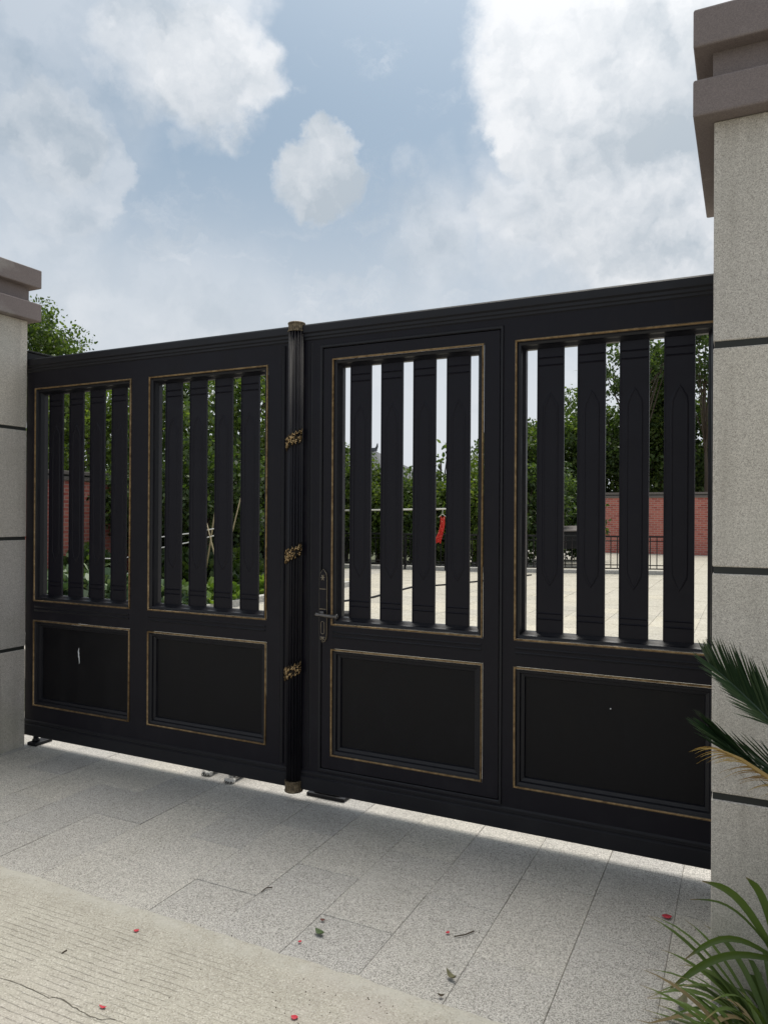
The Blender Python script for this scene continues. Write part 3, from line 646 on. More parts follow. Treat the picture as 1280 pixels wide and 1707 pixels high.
# ------------------------------------------------------------------ dog lying behind the gate, forepaws and muzzle under the leaf
def dog():
    root = empty('dog', 'black and white dog behind the gate, its paws showing under the left leaf', 'dog')
    vs, es, rad = [], [], []
    def v(p, r): vs.append(p); rad.append(r); return len(vs)-1
    def chain(start, pts):
        a = start
        for p, r in pts: b = v(p, r); es.append((a, b)); a = b
        return a
    X0 = -2.675
    pel = v((X0+.03, 4.15, .20), (.105, .095))
    che = chain(pel, [((X0+.02, 4.02, .23), (.12, .11)), ((X0, 3.86, .25), (.125, .12)), ((X0, 3.74, .27), (.115, .12))])
    nk = chain(che, [((X0, 3.66, .34), (.075, .08)), ((X0-.005, 3.60, .41), (.065, .07))])
    hd = chain(nk, [((X0-.01, 3.55, .455), (.070, .068)), ((X0-.01, 3.49, .445), (.050, .046)), ((X0-.01, 3.44, .43), (.036, .030)), ((X0-.01, 3.405, .425), (.028, .024))])
    for sx, xp, yp in ((-1, -2.765, 3.385), (1, -2.578, 3.350)):
        chain(che, [((X0+sx*.085, 3.72, .20), .055), ((X0+sx*.10, 3.74, .095), .040), ((xp, 3.62, .045), .031), ((xp, 3.51, .034), .028), ((xp, yp+.03, .034), .033), ((xp, yp, .027), .027)])
        chain(pel, [((X0+sx*.13, 4.10, .16), .075), ((X0+sx*.17, 3.93, .10), .048), ((X0+sx*.16, 4.04, .05), .032), ((X0+sx*.165, 3.90, .030), .028), ((X0+sx*.165, 3.85, .026), .024)])
    chain(pel, [((X0+.05, 4.28, .14), .035), ((X0+.15, 4.40, .05), .022), ((X0+.32, 4.42, .03), .018), ((X0+.42, 4.36, .025), .010)])
    me = bpy.data.meshes.new('body'); me.from_pydata(vs, es, [])
    o = bpy.data.objects.new('body', me); COL.objects.link(o); o.parent = root; me.materials.append(DOG_M)
    sk = o.modifiers.new('skin', 'SKIN'); sk.use_smooth_shade = True
    for i, r in enumerate(rad):
        me.skin_vertices[0].data[i].radius = r if isinstance(r, tuple) else (r, r); me.skin_vertices[0].data[i].use_root = (i == 0)
    sb = o.modifiers.new('sub', 'SUBSURF'); sb.levels = 2; sb.render_levels = 2
    def ball(name, c, r, mat, sc=(1, 1, 1)):
        bm = bmesh.new(); bmesh.ops.create_uvsphere(bm, u_segments=14, v_segments=10, radius=r)
        me = bpy.data.meshes.new(name); bm.to_mesh(me); bm.free(); me.transform(Matrix.Translation(c) @ Matrix.Diagonal((*sc, 1)))
        for p in me.polygons: p.use_smooth = True
        q = bpy.data.objects.new(name, me); COL.objects.link(q); q.parent = root; me.materials.append(mat)
    ball('nose', (X0-.01, 3.378, .432), .016, NOSE_M, (1.1, .8, .8))
    for sx in (-1, 1):
        ball('eye', (X0-.01+sx*.036, 3.492, .478), .010, EYE_M)
        e = MB(); bx = X0-.01+sx*.05
        e.add([(bx, 3.575, .50), (bx+sx*.045, 3.58, .50), (bx+sx*.062, 3.55, .43), (bx+sx*.035, 3.545, .40), (bx+sx*.01, 3.55, .45), (bx+sx*.03, 3.59, .47)], [(0, 1, 5), (1, 2, 5), (2, 3, 5), (3, 4, 5), (4, 0, 5), (0, 4, 3, 2, 1)])
        q = e.build('ear', NOSE_M, root, smooth=True); sb = q.modifiers.new('s', 'SUBSURF'); sb.render_levels = 2
    # toes and claws: a paw reads as four toes
    for xp, yp in ((-2.765, 3.385), (-2.578, 3.350)):
        for k in range(4):
            dx = (k-1.5)*.0155; dy = .006*abs(k-1.5)
            ball('toe', (xp+dx, yp-.016+dy, .015), .0125, DOG_M, (.85, 1.3, 1.0))
            MB().tube([(xp+dx, yp-.030+dy, .013), (xp+dx, yp-.040+dy, .006)], [.0035, .0012], 6).build('claw', NOSE_M, root)
    set_origin(root, (X0, 3.9, 0))
dog()

# ------------------------------------------------------------------ foliage
def leaves_mesh(name, centers, size, nrng, droop=.3, aspect=.5, outward=None):
    n = len(centers); c = np.asarray(centers)
    d = nrng.normal(size=(n, 3)); d[:, 2] -= droop; d /= np.linalg.norm(d, axis=1)[:, None]
    r = nrng.normal(size=(n, 3)); s = np.cross(d, r); s /= np.linalg.norm(s, axis=1)[:, None]
    nn = np.cross(d, s)
    L_ = size*nrng.uniform(.65, 1.3, (n, 1)); W_ = L_*aspect*.5
    v = np.empty((n, 6, 3))
    v[:, 0] = c; v[:, 1] = c+d*L_*.35+s*W_; v[:, 2] = c+d*L_*.75+s*W_*.8-nn*L_*.06; v[:, 3] = c+d*L_-nn*L_*.12; v[:, 4] = c+d*L_*.75-s*W_*.8-nn*L_*.06; v[:, 5] = c+d*L_*.35-s*W_
    me = bpy.data.meshes.new(name); me.vertices.add(n*6); me.vertices.foreach_set('co', v.reshape(-1))
    li = np.arange(n)[:, None]*6; q = np.concatenate([li+0, li+1, li+2, li+5, li+5, li+2, li+3, li+4], axis=1)   # two bent quads
    me.loops.add(n*8); me.loops.foreach_set('vertex_index', q.reshape(-1).astype(np.int32))
    me.polygons.add(n*2); me.polygons.foreach_set('loop_start', np.arange(n*2, dtype=np.int32)*4); me.polygons.foreach_set('loop_total', np.full(n*2, 4, np.int32))
    me.update(calc_edges=True); me.validate(); return me
def crown_points(cen, rad, n, nclump, spread, nrng, shell=.55):
    d = nrng.normal(size=(nclump, 3)); d /= np.linalg.norm(d, axis=1)[:, None]
    rr = (shell + (1-shell)*nrng.random((nclump, 1)))*nrng.uniform(.8, 1.08, (nclump, 1))
    cc = np.array(cen) + d*rr*np.array(rad)
    k = nrng.integers(0, nclump, n); off = nrng.normal(size=(n, 3)); off /= (np.linalg.norm(off, axis=1)[:, None]+1e-6)
    off *= nrng.random((n, 1))**.45
    sp = spread*nrng.uniform(.6, 1.3, nclump)[k][:, None]
    return cc[k] + off*sp*np.array((1, 1, .75)), cc
def tree(px, py, Y, rad, n, mat, label, nclump=70, spread=.6, size=.16, seed=1, group=None, name='tree', shell=.5, cat='tree', limbs=9, zc=None):
    nrng = np.random.default_rng(seed); cen = at(px, py, Y)
    if zc is not None: cen.z = zc
    pts, cc = crown_points(cen, rad, n, nclump, spread, nrng, shell)
    keep = pts[:, 2] > .05; pts = pts[keep]
    root = empty(name, label, cat, group)
    o = bpy.data.objects.new('crown', leaves_mesh('crown', pts, size, nrng)); COL.objects.link(o); o.parent = root; o.data.materials.append(mat)
    b = MB(); base_z = 0; top = cen.z+rad[2]*.5; tr = max(.04, .05*max(rad))
    b.tube([(cen.x, cen.y, base_z-.05), (cen.x+.06, cen.y, cen.z*.4), (cen.x-.05, cen.y+.05, cen.z*.8), (cen.x, cen.y, top)], [tr*1.3, tr, tr*.75, tr*.25], 8)
    for i in range(limbs):
        e = cc[int(nrng.integers(0, len(cc)))]; z0 = base_z + (cen.z-base_z)*nrng.uniform(.45, .95)
        st = Vector((cen.x, cen.y, z0)); mid = (st+Vector(e))*.5 + Vector((0, 0, -.1*rad[2]))
        b.tube([st, mid, Vector(e)], [tr*.5, tr*.3, tr*.1], 6)
    b.build('trunk', BARK, root, smooth=True)
    set_origin(root, (cen.x, cen.y, 0)); return root
GT = 'trees beyond the gate'
tree(-6, 662, 20, (4.3, 3.6, 4.05), 60000, LEAF_M, 'rounded green tree rising behind the left pillar cap', 420, .75, .15, 1, GT, shell=.80)
tree(150, 745, 16.5, (2.3, 1.9, 2.5), 15000, LEAF_L, 'light green tree behind the leftmost gate window, above the brick wall', 120, .6, .15, 2, GT)
tree(292, 745, 15, (1.6, 1.5, 2.3), 8500, LEAF_M, 'leafy tree seen through the second gate window, left slats', 90, .5, .14, 3, GT)
tree(392, 745, 14.5, (1.5, 1.5, 2.2), 7500, LEAF_M, 'leafy tree seen through the second gate window, right slats', 80, .5, .14, 4, GT)
tree(345, 815, 12.2, (1.6, 1.0, 1.1), 7000, LEAF_D, 'dark shrub above the staked plot behind second gate window', 70, .42, .12, 5, 'shrubs in the yard', 'shrub', cat='shrub')
tree(452, 815, 15.5, (1.2, 1.2, 1.55), 7000, LEAF_L, 'bright green shrub hidden partly by the fluted gate column', 70, .45, .13, 6, 'shrubs in the yard', 'shrub', cat='shrub')
tree(225, 850, 13.5, (1.7, 1.0, 1.2), 7000, LEAF_D, 'dark bush at the end of the left brick wall', 70, .42, .12, 7, 'shrubs in the yard', 'shrub', cat='shrub')
for i, (px, lb) in enumerate([(255, 'low dark bush behind the vegetables, first gap of second window'), (325, 'low dark bush behind the vegetables, beside the stakes'), (395, 'low dark bush behind the vegetables, fourth gap of second window'), (455, 'low dark bush behind the lettuce, next to the gate column')]):
    tree(px, 890, 14.6, (1.5, .9, 1.1), 6500, LEAF_D, lb, 80, .38, .12, 90+i, 'low bushes behind the vegetables', 'shrub', cat='shrub', shell=.4, limbs=4, zc=.95)
hz = [(575, 815, 21.5, (1.5, 1.2, 2.0), LEAF_M, 'tallest hedge shrub, first behind the handle side of the wicket window'),
      (632, 835, 21.5, (1.4, 1.2, 1.45), LEAF_L, 'hedge shrub below the grey roof, left one behind the drying pole'),
      (688, 838, 21.5, (1.4, 1.2, 1.35), LEAF_M, 'hedge shrub below the grey eave, right one behind the drying pole'),
      (742, 850, 21.5, (1.4, 1.2, 1.35), LEAF_M, 'hedge shrub standing behind the hanging red cloth'),
      (800, 838, 21.5, (1.4, 1.2, 1.55), LEAF_L, 'hedge shrub behind the right end gap of the wicket window'),
      (865, 850, 22.5, (1.6, 1.2, 1.9), LEAF_D, 'dark hedge shrub behind the left gap of the rightmost window'),
      (925, 845, 25, (1.7, 1.2, 1.7), LEAF_D, 'dark hedge shrub just left of the right brick wall')]
for i, (px, py, Y, rad, mt, lb) in enumerate(hz):
    top = at(px, py, Y).z+rad[2]*.85
    tree(px, py, Y, (rad[0], rad[1], top*.52), 11000, mt, lb, 120, .40, .13, 20+i, 'hedge behind the black railing', 'shrub', cat='shrub', shell=.45, limbs=5, zc=top*.48)
tree(735, 812, 22.4, (.9, .6, 1.6), 900, LEAF_M, 'thin wispy bamboo rising above the hedge beside red cloth', 30, .4, .16, 40, 'wispy bamboo above the hedge', 'bamboo', cat='bamboo', limbs=14)
tree(792, 818, 22.4, (.8, .6, 1.5), 1100, LEAF_L, 'thin wispy bamboo rising above the hedge at right of wicket', 30, .4, .16, 41, 'wispy bamboo above the hedge', 'bamboo', cat='bamboo', limbs=14)
tree(870, 790, 36, (3.0, 2.5, 3.0), 14000, LEAF_M, 'low green tree left in the rightmost gate window', 120, .7, .2, 50, GT)
tree(955, 760, 37, (3.0, 2.5, 3.2), 14000, LEAF_M, 'middle sized tree above left end of the right brick wall', 120, .7, .2, 51, GT)
tree(1030, 765, 37, (2.6, 2.5, 3.0), 13000, LEAF_D, 'dark tree over the right brick wall, second from pillar', 120, .7, .2, 52, GT)
tree(1105, 715, 36, (1.35, 1.6, 4.2), 13000, LEAF_M, 'tall tree over the right brick wall', 130, .7, .2, 53, GT)
tree(1190, 750, 37, (2.6, 2.4, 3.0), 13000, LEAF_D, 'dark tree over the right brick wall beside the pillar', 120, .7, .2, 54, GT)
tree(1060, 615, 34, (2.4, 2., 1.6), 2300, LEAF_D, 'thin branches with sparse leaves high in the rightmost window', 46, .5, .19, 55, GT, limbs=26)
tree(1175, 600, 34, (1.3, 1.5, 1.5), 2000, LEAF_D, 'thin sparse tree top next to the right pillar', 30, .5, .19, 56, GT, limbs=20)

# ------------------------------------------------------------------ walls, house, railing
def brick_wall(x0, x1, y0, y1, label):
    w = empty('brick_wall', label, 'wall', 'red brick yard walls')
    MB().box(x0, x1, y0, y1, -.05, 2.22).build('brickwork', BRICK_M, w)
    MB().box(x0-.04, x1+.04, y0-.04, y1+.04, 2.22, 2.31).build('coping', COPE_M, w, bevel=.01)
    MB().box(x0-.01, x1+.01, y0-.01, y1+.01, 2.31, 2.345).build('coping_neck', DARKJ_M, w)
    MB().box(x0-.06, x1+.06, y0-.06, y1+.06, 2.345, 2.43).build('coping', COPE_M, w, bevel=.01)
    set_origin(w, ((x0+x1)/2, (y0+y1)/2, 0))
brick_wall(-5.2, 9, 31, 31.24, 'red brick wall with stone coping behind the right window')
brick_wall(-13.88, -13.64, 4.6, 14.4, 'red brick wall behind the garden bed in the leftmost window')
def house():
    h = empty('house', 'distant white house with grey tiled roof above the hedge', 'house')
    A = at(622, 752, 52.5)
    rz = A.z-.6; ez = rz-1.7; x0, x1, y0, y1 = A.x-8.5, A.x+3.2, 48, 57; yc = (y0+y1)/2
    MB().box(x0, x1, y0, y1, 0, ez).build('wall', PLASTER_M, h)
    b = MB(); o = .7
    # hipped roof with visible slope ends
    vs = [(x0-o, y0-o, ez-.15), (x1+o, y0-o, ez-.15), (x1+o, y1+o, ez-.15), (x0-o, y1+o, ez-.15), (x0+2, yc, rz+.6), (A.x+.2, yc, rz+.6),
          (x0-o, y0-o, ez-.35), (x1+o, y0-o, ez-.35), (x1+o, y1+o, ez-.35), (x0-o, y1+o, ez-.35)]
    b.add(vs, [(0, 1, 5, 4), (1, 2, 5), (2, 3, 4, 5), (3, 0, 4), (6, 7, 1, 0), (7, 8, 2, 1), (8, 9, 3, 2), (9, 6, 0, 3), (9, 8, 7, 6)])
    b.build('roof', TILE_M, h)
    b = MB()
    for k in range(30):
        t = k/29; xx = x0+t*(x1-x0); top = Vector((min(max(xx, x0+2), A.x+.2), yc, rz+.6))
        b.tube([Vector((xx, y0-o, ez-.13)), top], .07, 5)
    b.build('tile_row', TILE_M, h)
    MB().box(x0+2, A.x+.3, yc-.12, yc+.12, rz+.6, rz+.85).build('ridge', TILE_M, h)
    MB().tube([(A.x+.2, yc, rz+.7), (A.x+.35, yc, rz+.95), (A.x+.38, yc, rz+1.2)], [.14, .09, .04], 8).build('ridge_end', TILE_M, h)
    for i in range(4):
        xx = x0+1+i*2.6
        wdw = MB().box(xx, xx+1.2, y0-.03, y0+.02, ez-2.2, ez-.7).build('window', DARKJ_M, h)
        MB().box(xx+.56, xx+.64, y0-.05, y0-.031, ez-2.2, ez-.7).build('frame', PLASTER_M, wdw)
    set_origin(h, ((x0+x1)/2, yc, 0))
house()
def railing(a, b_, label, n):
    a, b_ = Vector(a), Vector(b_); d = b_-a; root = empty('railing', label, 'railing', 'black metal railings')
    def p(t, z): q = a+d*t; return Vector((q.x, q.y, z))
    def bar(t0, t1, z, h, w, name):
        u = d.normalized(); nrm = Vector((-u.y, u.x, 0))*w; m_ = MB(); s, e = p(t0, z), p(t1, z); v = []
        for q in (s, e):
            for dy, dz in ((-1, -h), (1, -h), (1, h), (-1, h)): v.append(q+nrm*dy+Vector((0, 0, dz)))
        m_.add(v, [(0,1,2,3), (4,7,6,5), (0,4,5,1), (1,5,6,2), (2,6,7,3), (3,7,4,0)]).build(name, STEEL, root)
    bar(0, 1, .965, .022, .035, 'top_rail'); bar(0, 1, .85, .012, .015, 'rail'); bar(0, 1, .23, .012, .015, 'rail'); bar(0, 1, .14, .015, .018, 'rail')
    for i in range(n+1):
        q = p(i/n, 0); r_ = .03 if i % 8 == 0 else .011
        MB().box(q.x-r_, q.x+r_, q.y-r_, q.y+r_, .0 if i % 8 == 0 else .13, .95).build('post' if i % 8 == 0 else 'baluster', STEEL, root)
    set_origin(root, a)
railing((-10.6, 18.1, 0), (-6.15, 18.85, 0), 'black metal railing behind the wicket window', 32)
railing((-6.1, 18.86, 0), (-1.75, 20.2, 0), 'black metal railing behind the rightmost window, before the brick wall', 28)
MB().box(-10.8, -2.0, 20.25, 20.55, -.05, .10)
kb = tag(strip([(-10.6, 18.2), (-6.1, 18.96), (-1.75, 20.3)], [.25]*3, 0).build('kerb', KERB_M), kind='structure')
kb.data.transform(Matrix.Translation((0, 0, .09)))
so = kb.modifiers.new('t', 'SOLIDIFY'); so.thickness = .1
# dark sloping lid on legs behind the railing
bx = empty('covered_bin', 'dark sloped cover standing behind railing left of the brick wall', 'bin')
c0 = at(930, 900, 22)
MB().add([(c0.x-.5, 22, .45), (c0.x+.75, 22, .55), (c0.x+.75, 22.9, .62), (c0.x-.5, 22.9, .52), (c0.x-.5, 22, .98), (c0.x+.75, 22, 1.02), (c0.x+.75, 22.9, 1.14), (c0.x-.5, 22.9, 1.10)],
         [(0,3,2,1),(4,5,6,7),(0,1,5,4),(1,2,6,5),(2,3,7,6),(3,0,4,7)]).build('body', STEEL, bx)
MB().add([(c0.x-.56, 21.94, 1.0), (c0.x+.81, 21.94, 1.04), (c0.x+.81, 22.96, 1.17), (c0.x-.56, 22.96, 1.13), (c0.x-.56, 21.94, 1.03), (c0.x+.81, 21.94, 1.07), (c0.x+.81, 22.96, 1.2), (c0.x-.56, 22.96, 1.16)],
         [(0,3,2,1),(4,5,6,7),(0,1,5,4),(1,2,6,5),(2,3,7,6),(3,0,4,7)]).build('lid', COPE_M, bx)
for dx, dy in ((-.45, .05), (.7, .05), (-.45, .85), (.7, .85)): MB().box(c0.x+dx-.03, c0.x+dx+.03, 22+dy-.03, 22+dy+.03, 0, .5).build('leg', STEEL, bx)
set_origin(bx, (c0.x, 22.4, 0))
# drying pole with a red cloth
dp = empty('drying_pole', 'pale horizontal drying pole held on two thin posts behind the wicket', 'pole')
a, b_ = at(548, 851.5, 17.2), at(765, 848, 17.6)
MB().tube([a, (a+b_)/2, b_], .022, 10).build('crossbar', POLE_M, dp, smooth=True)
for q in (a.lerp(b_, .03), a.lerp(b_, .97)): MB().tube([(q.x, q.y, 0), (q.x, q.y, q.z)], .02, 8).build('post', STEEL, dp)
set_origin(dp, (a.x, a.y, 0))
def cloth():
    t = at(737, 851, 17.5); root = empty('hanging_cloth', 'red patterned cloth on a hanger on the drying pole', 'cloth')
    b = MB(); n, m_ = 18, 8; vs = []
    for i in range(n+1):
        f = i/n; z = t.z-.20-.62*f; w = .055+.055*f*f*(1.2-.6*f) ; xc = t.x+.02-.13*f*f
        for j in range(m_+1):
            u = j/m_*2-1; zz = z + (.07*abs(u) if i == 0 else 0)
            vs.append((xc+u*w, 17.47+.03*math.sin(u*7+f*5)*(.4+f), zz + .02*math.sin(u*5)*f))
    fs = [(i*(m_+1)+j, i*(m_+1)+j+1, (i+1)*(m_+1)+j+1, (i+1)*(m_+1)+j) for i in range(n) for j in range(m_)]
    o = b.add(vs, fs).build('fabric', CLOTH_M, root, smooth=True); so = o.modifiers.new('t', 'SOLIDIFY'); so.thickness = .006
    MB().tube([(t.x-.09, 17.47, t.z-.17), (t.x+.02, 17.47, t.z-.09), (t.x+.10, 17.47, t.z-.15)], .008, 6).build('hanger', POLE_M, root)
    MB().tube([(t.x+.02, 17.47, t.z-.09), (t.x+.02, 17.47, t.z-.01), (t.x+.03, 17.49, t.z+.03)], .006, 6).build('hook', POLE_M, root)
    set_origin(root, (t.x, 17.47, t.z))
cloth()
# garden bed behind the left leaf
tag(MB().box(-13.64, -7.55, 4.6, 13.6, -.04, .06).build('garden_bed', SOIL_M), kind='structure')
tag(MB().box(-7.549, -7.40, 4.6, 13.6, -.04, .10).build('garden_kerb', KERB_M, bevel=.01), kind='structure')
def veg(px, py, mat, label, r, n, seed, size=.16, grp='vegetables in the garden bed'):
    nr = np.random.default_rng(seed); g = on_ground(px, py, .06); g.x = min(g.x, -7.75)
    d = nr.normal(size=(n, 3)); d[:, 2] = np.abs(d[:, 2]); d /= np.linalg.norm(d, axis=1)[:, None]
    pts = np.array(g) + d*nr.random((n, 1))**.5*np.array((r, r, r*.9))
    o = bpy.data.objects.new('vegetable_plant', leaves_mesh('vegetable_plant', pts, size, nr, -.6, .8)); COL.objects.link(o); o.data.materials.append(mat)
    tag(o, label, 'plant', grp); set_origin(o, g)
vl = [(352, 1014, LEAF_Y, 'lettuce by the kerb, third gap of second window', .30), (393, 1003, LEAF_Y, 'lettuce by the kerb, fourth gap of second window', .32), (440, 990, LEAF_Y, 'lettuce by the kerb beside the column, last gap of second window', .30),
      (318, 1012, LEAF_V, 'pale green vegetable in the second gap of second window', .30), (275, 1008, LEAF_V, 'pale green vegetable in the first gap of second window', .36),
      (86, 1000, LEAF_V, 'pale green vegetable in first gap beside left pillar', .42), (112, 992, LEAF_V, 'pale green vegetable in second gap of leftmost window', .46), (147, 990, LEAF_V, 'pale green vegetable in third gap of leftmost window', .46), (182, 992, LEAF_V, 'pale green vegetable in fourth gap of leftmost window', .44), (212, 998, LEAF_V, 'pale green vegetable in last gap of leftmost window', .38)]
for i, (px, py, mt, lb, r) in enumerate(vl): veg(px, py, mt, lb, r, 420, 60+i)
for i, (px, py, lb) in enumerate([(300, 975, 'dark leafy vegetable behind the pale ones, second window'), (395, 968, 'dark leafy vegetable behind the lettuce, second window'), (147, 965, 'dark leafy vegetable below the left brick wall'), (352, 975, 'dark leafy vegetable at the crossed stakes')]):
    veg(px, py, LEAF_D, lb, .75, 1500, 80+i, .15)
# bamboo stakes with white ties
st = [((335, 1000), (366, 800), 9.8, 'long leaning bamboo stake in the middle gap of second window'), ((366, 965), (342, 860), 9.6, 'crossing bamboo stake tied beside the long one'), ((383, 900), (405, 815), 10.2, 'short slanted bamboo stake in fourth gap of second window')]
for (p0, p1, Y, lb) in st:
    A, B_ = at(*p0, Y), at(*p1, Y+.1); A = A + (B_-A)*((.03-A.z)/(B_.z-A.z))
    o = MB().tube([A, A.lerp(B_, .5)+Vector((.015, 0, 0)), B_], [.015, .013, .008], 7).build('bamboo_stake', BAMBOO, smooth=True)
    tag(o, lb, 'stake', 'bamboo stakes in the garden bed'); set_origin(o, A)
hb_ = [((255, 897), (380, 877), 9.7, 'white cord tied to the stakes, upper of the two'), ((255, 916), (372, 889), 9.75, 'white cord tied to the stakes, lower of the two'), ((170, 931), (222, 928), 10.5, 'white cord over vegetables in leftmost window, upper'), ((168, 957), (222, 955), 10.3, 'white cord over vegetables in leftmost window, lower')]
for (p0, p1, Y, lb) in hb_:
    A, B_ = at(*p0, Y), at(*p1, Y)
    o = MB().tube([A, A.lerp(B_, .5)-Vector((0, 0, .02)), B_], .011, 6).build('garden_cord', WHITE_T); tag(o, lb, 'cord', 'white cords over the garden bed')
    for q in (A, B_):
        MB().tube([(q.x, q.y, .03), q+Vector((0, 0, .05))], .012, 6).build('peg', BAMBOO, o)
# thin dark line over the yard paving, built as a low tube
ca = [on_ground(560, 1004, .012), on_ground(620, 996, .012), on_ground(686, 979, .012), on_ground(740, 975, .012), on_ground(800, 969, .012), on_ground(885, 958.5, .012)]
o = MB().tube(ca, .022, 6).build('dark_line', STEEL); tag(o, 'thin dark line lying across the sunlit yard paving', 'dark_line')
bwl = on_ground(577, 1032); bo = MB().lathe([(.09, 0), (.13, .01), (.15, .10), (.14, .10), (.12, .03), (.05, .025)], bwl.x, bwl.y, 24).build('bowl', STEEL, smooth=True)
tag(bo, 'dark round bowl on the yard paving beside door lever', 'bowl'); set_origin(bo, bwl)

# ------------------------------------------------------------------ foreground plants at the right pillar
tag(MB().box(.02, 1.5, 1.2, 2.515, -.04, .008).build('planting_soil', SOIL_M), kind='structure')
def leaflet(b, base, d, up, L_, w, curl):
    d = d.normalized(); s = (d.cross(d.cross(up)) + d.cross(up)*.35).normalized(); nrm = s.cross(d).normalized(); pts = []
    for f, ww in ((0, .5), (.3, 1), (.7, .8), (1, .05)):
        c = base + d*(L_*f) + nrm*(curl*L_*f*f); pts.append((c-s*w*ww*.5, c+s*w*ww*.5))
    k = len(b.v)
    for l, r in pts: b.v += [tuple(l), tuple(r)]
    for i in range(3): b.f.append((k+2*i, k+2*i+1, k+2*i+3, k+2*i+2))
def frond(name, pts, n, L0, mat, parent, sideA, sideB, fwd, w=.0065, curl=0., start=.12, jit=.06, seed=1, both=True):
    rn = random.Random(seed); pts = [Vector(p) for p in pts]
    def cur(t):
        t = min(max(t, 0), .9999)*(len(pts)-1); i = int(t); f = t-i
        p0, p1, p2, p3 = pts[max(i-1, 0)], pts[i], pts[i+1], pts[min(i+2, len(pts)-1)]
        return .5*((2*p1)+(p2-p0)*f+(2*p0-5*p1+4*p2-p3)*f*f+(3*p1-p0-3*p2+p3)*f**3)
    b = MB(); m_ = 20
    b.tube([cur(i/m_) for i in range(m_+1)], [.0075*(1-.75*i/m_) for i in range(m_+1)], 6)
    for k in range(n):
        t = start+(1-start)*k/n; p = cur(t); tg = (cur(t+.02)-cur(t-.02)).normalized()
        env = math.sin(math.pi*min(1, .25+.75*t)**1.2)**.5 if t < .98 else .4
        for sd in ((sideA, sideB) if both else (sideA,)):
            d = tg*(fwd+.5*t*t) + Vector(sd) + Vector((rn.uniform(-jit, jit), rn.uniform(-jit, jit), rn.uniform(-jit, jit)))
            leaflet(b, p, d, tg, L0*max(.35, env)*rn.uniform(.9, 1.05), w, curl)
    return b.build(name, mat, parent, fix=False)
palm = empty('sago_palm', 'dark green sago palm with feathery fronds at the right edge', 'palm')
pc = Vector((.20, 2.14, .44))
MB().lathe([(.125, -.02), (.13, .1), (.12, .25), (.125, .35), (.09, .43), (.03, .47)], pc.x, pc.y, 28, 9, .02).build('trunk', BARK, palm)
frond('frond', [pc, at(1345, 1270, 2.18), at(1280, 1200, 2.20), at(1230, 1151, 2.22), at(1181, 1106, 2.24)], 74, .185, PALM_G, palm, (-.22, .1, 1.), (-.30, -.8, .25), .12, .0062, 0., .1, .05, 1)
frond('frond', [pc, at(1340, 1335, 2.16), at(1285, 1300, 2.17), at(1245, 1270, 2.18), at(1213, 1243, 2.19), at(1192, 1222, 2.2)], 56, .165, PALM_G, palm, (-.62, .05, .72), (-.75, -.2, .5), .05, .0062, .04, .1, .05, 2)
def dry_frond():
    rn = random.Random(4); b = MB(); P_ = [pc, at(1330, 1325, 2.10), at(1280, 1296, 2.10), at(1235, 1266, 2.10), at(1192, 1247, 2.10)]
    b.tube(P_, [.008, .007, .006, .0045, .002], 6)
    for k in range(34):
        t = .9+3.1*k/33; i_ = min(3, int(t)); p_ = P_[i_].lerp(P_[i_+1], t-i_); L_ = rn.uniform(.055, .095)
        d = Vector((-.95, rn.uniform(-.35, .1), rn.uniform(.05, .38))).normalized(); n_ = 5; k0 = len(b.v); w = rn.uniform(.0035, .0055)
        for q in range(n_+1):
            f = q/n_; c = p_ + d*(L_*f) + Vector((0, 0, -.42*L_*f*f)); ww = w*(1-.85*f)
            b.v += [tuple(c+Vector((0, -.3*ww, .5*ww))), tuple(c-Vector((0, -.3*ww, .5*ww)))]
        for q in range(n_): e = k0+2*q; b.f.append((e, e+1, e+3, e+2))
    b.build('dry_frond', PALM_DRY, palm, fix=False)
dry_frond()
for k in range(11):
    a = R(-75+k*17.); L_ = rng.uniform(.55, .8); e = rng.uniform(.35, .75)
    d = Vector((math.cos(a), math.sin(a)*(.25 if math.sin(a) > 0 else 1), 0))
    p_ = [pc + d*(L_*f) + Vector((0, 0, e*(1.6*f-1.2*f*f))) for f in (0, .3, .6, .85, 1)]
    sdv = d.cross(Vector((0, 0, 1)))
    frond('frond', p_, 46, .17, PALM_G, palm, tuple(sdv*.9+Vector((0, 0, .35))), tuple(-sdv*.9+Vector((0, 0, .35))), .45, .008, seed=30+k)
set_origin(palm, (pc.x, pc.y, 0))
def strap(b, base, az, L_, lift, w, drop, rn):
    d = Vector((math.cos(az), math.sin(az), 0)); s = Vector((-d.y, d.x, 0)); n = 9; k = len(b.v)
    wob = rn.uniform(-.06, .06)
    for i in range(n+1):
        f = i/n; c = Vector(base) + d*(L_*f*(1-.18*lift)) + s*(wob*f*f) + Vector((0, 0, L_*(lift*f*1.5 - drop*f*f)))
        c.z = max(c.z, .012)
        ww = w*(.7+.5*math.sin(math.pi*min(1, f*1.1)))*(1 if f < .75 else (1-f)/.25*.92+.08)
        b.v += [tuple(c-s*ww*.5+Vector((0, 0, .12*ww))), tuple(c), tuple(c+s*ww*.5+Vector((0, 0, .12*ww)))]
    for i in range(n):
        q = k+3*i; b.f += [(q, q+1, q+4, q+3), (q+1, q+2, q+5, q+4)]
def along(o):
    n = len(o.data.vertices)//3; o.data.attributes.new('along', 'FLOAT', 'POINT').data.foreach_set('value', [i/(n-1) for i in range(n) for _ in range(3)]); return o
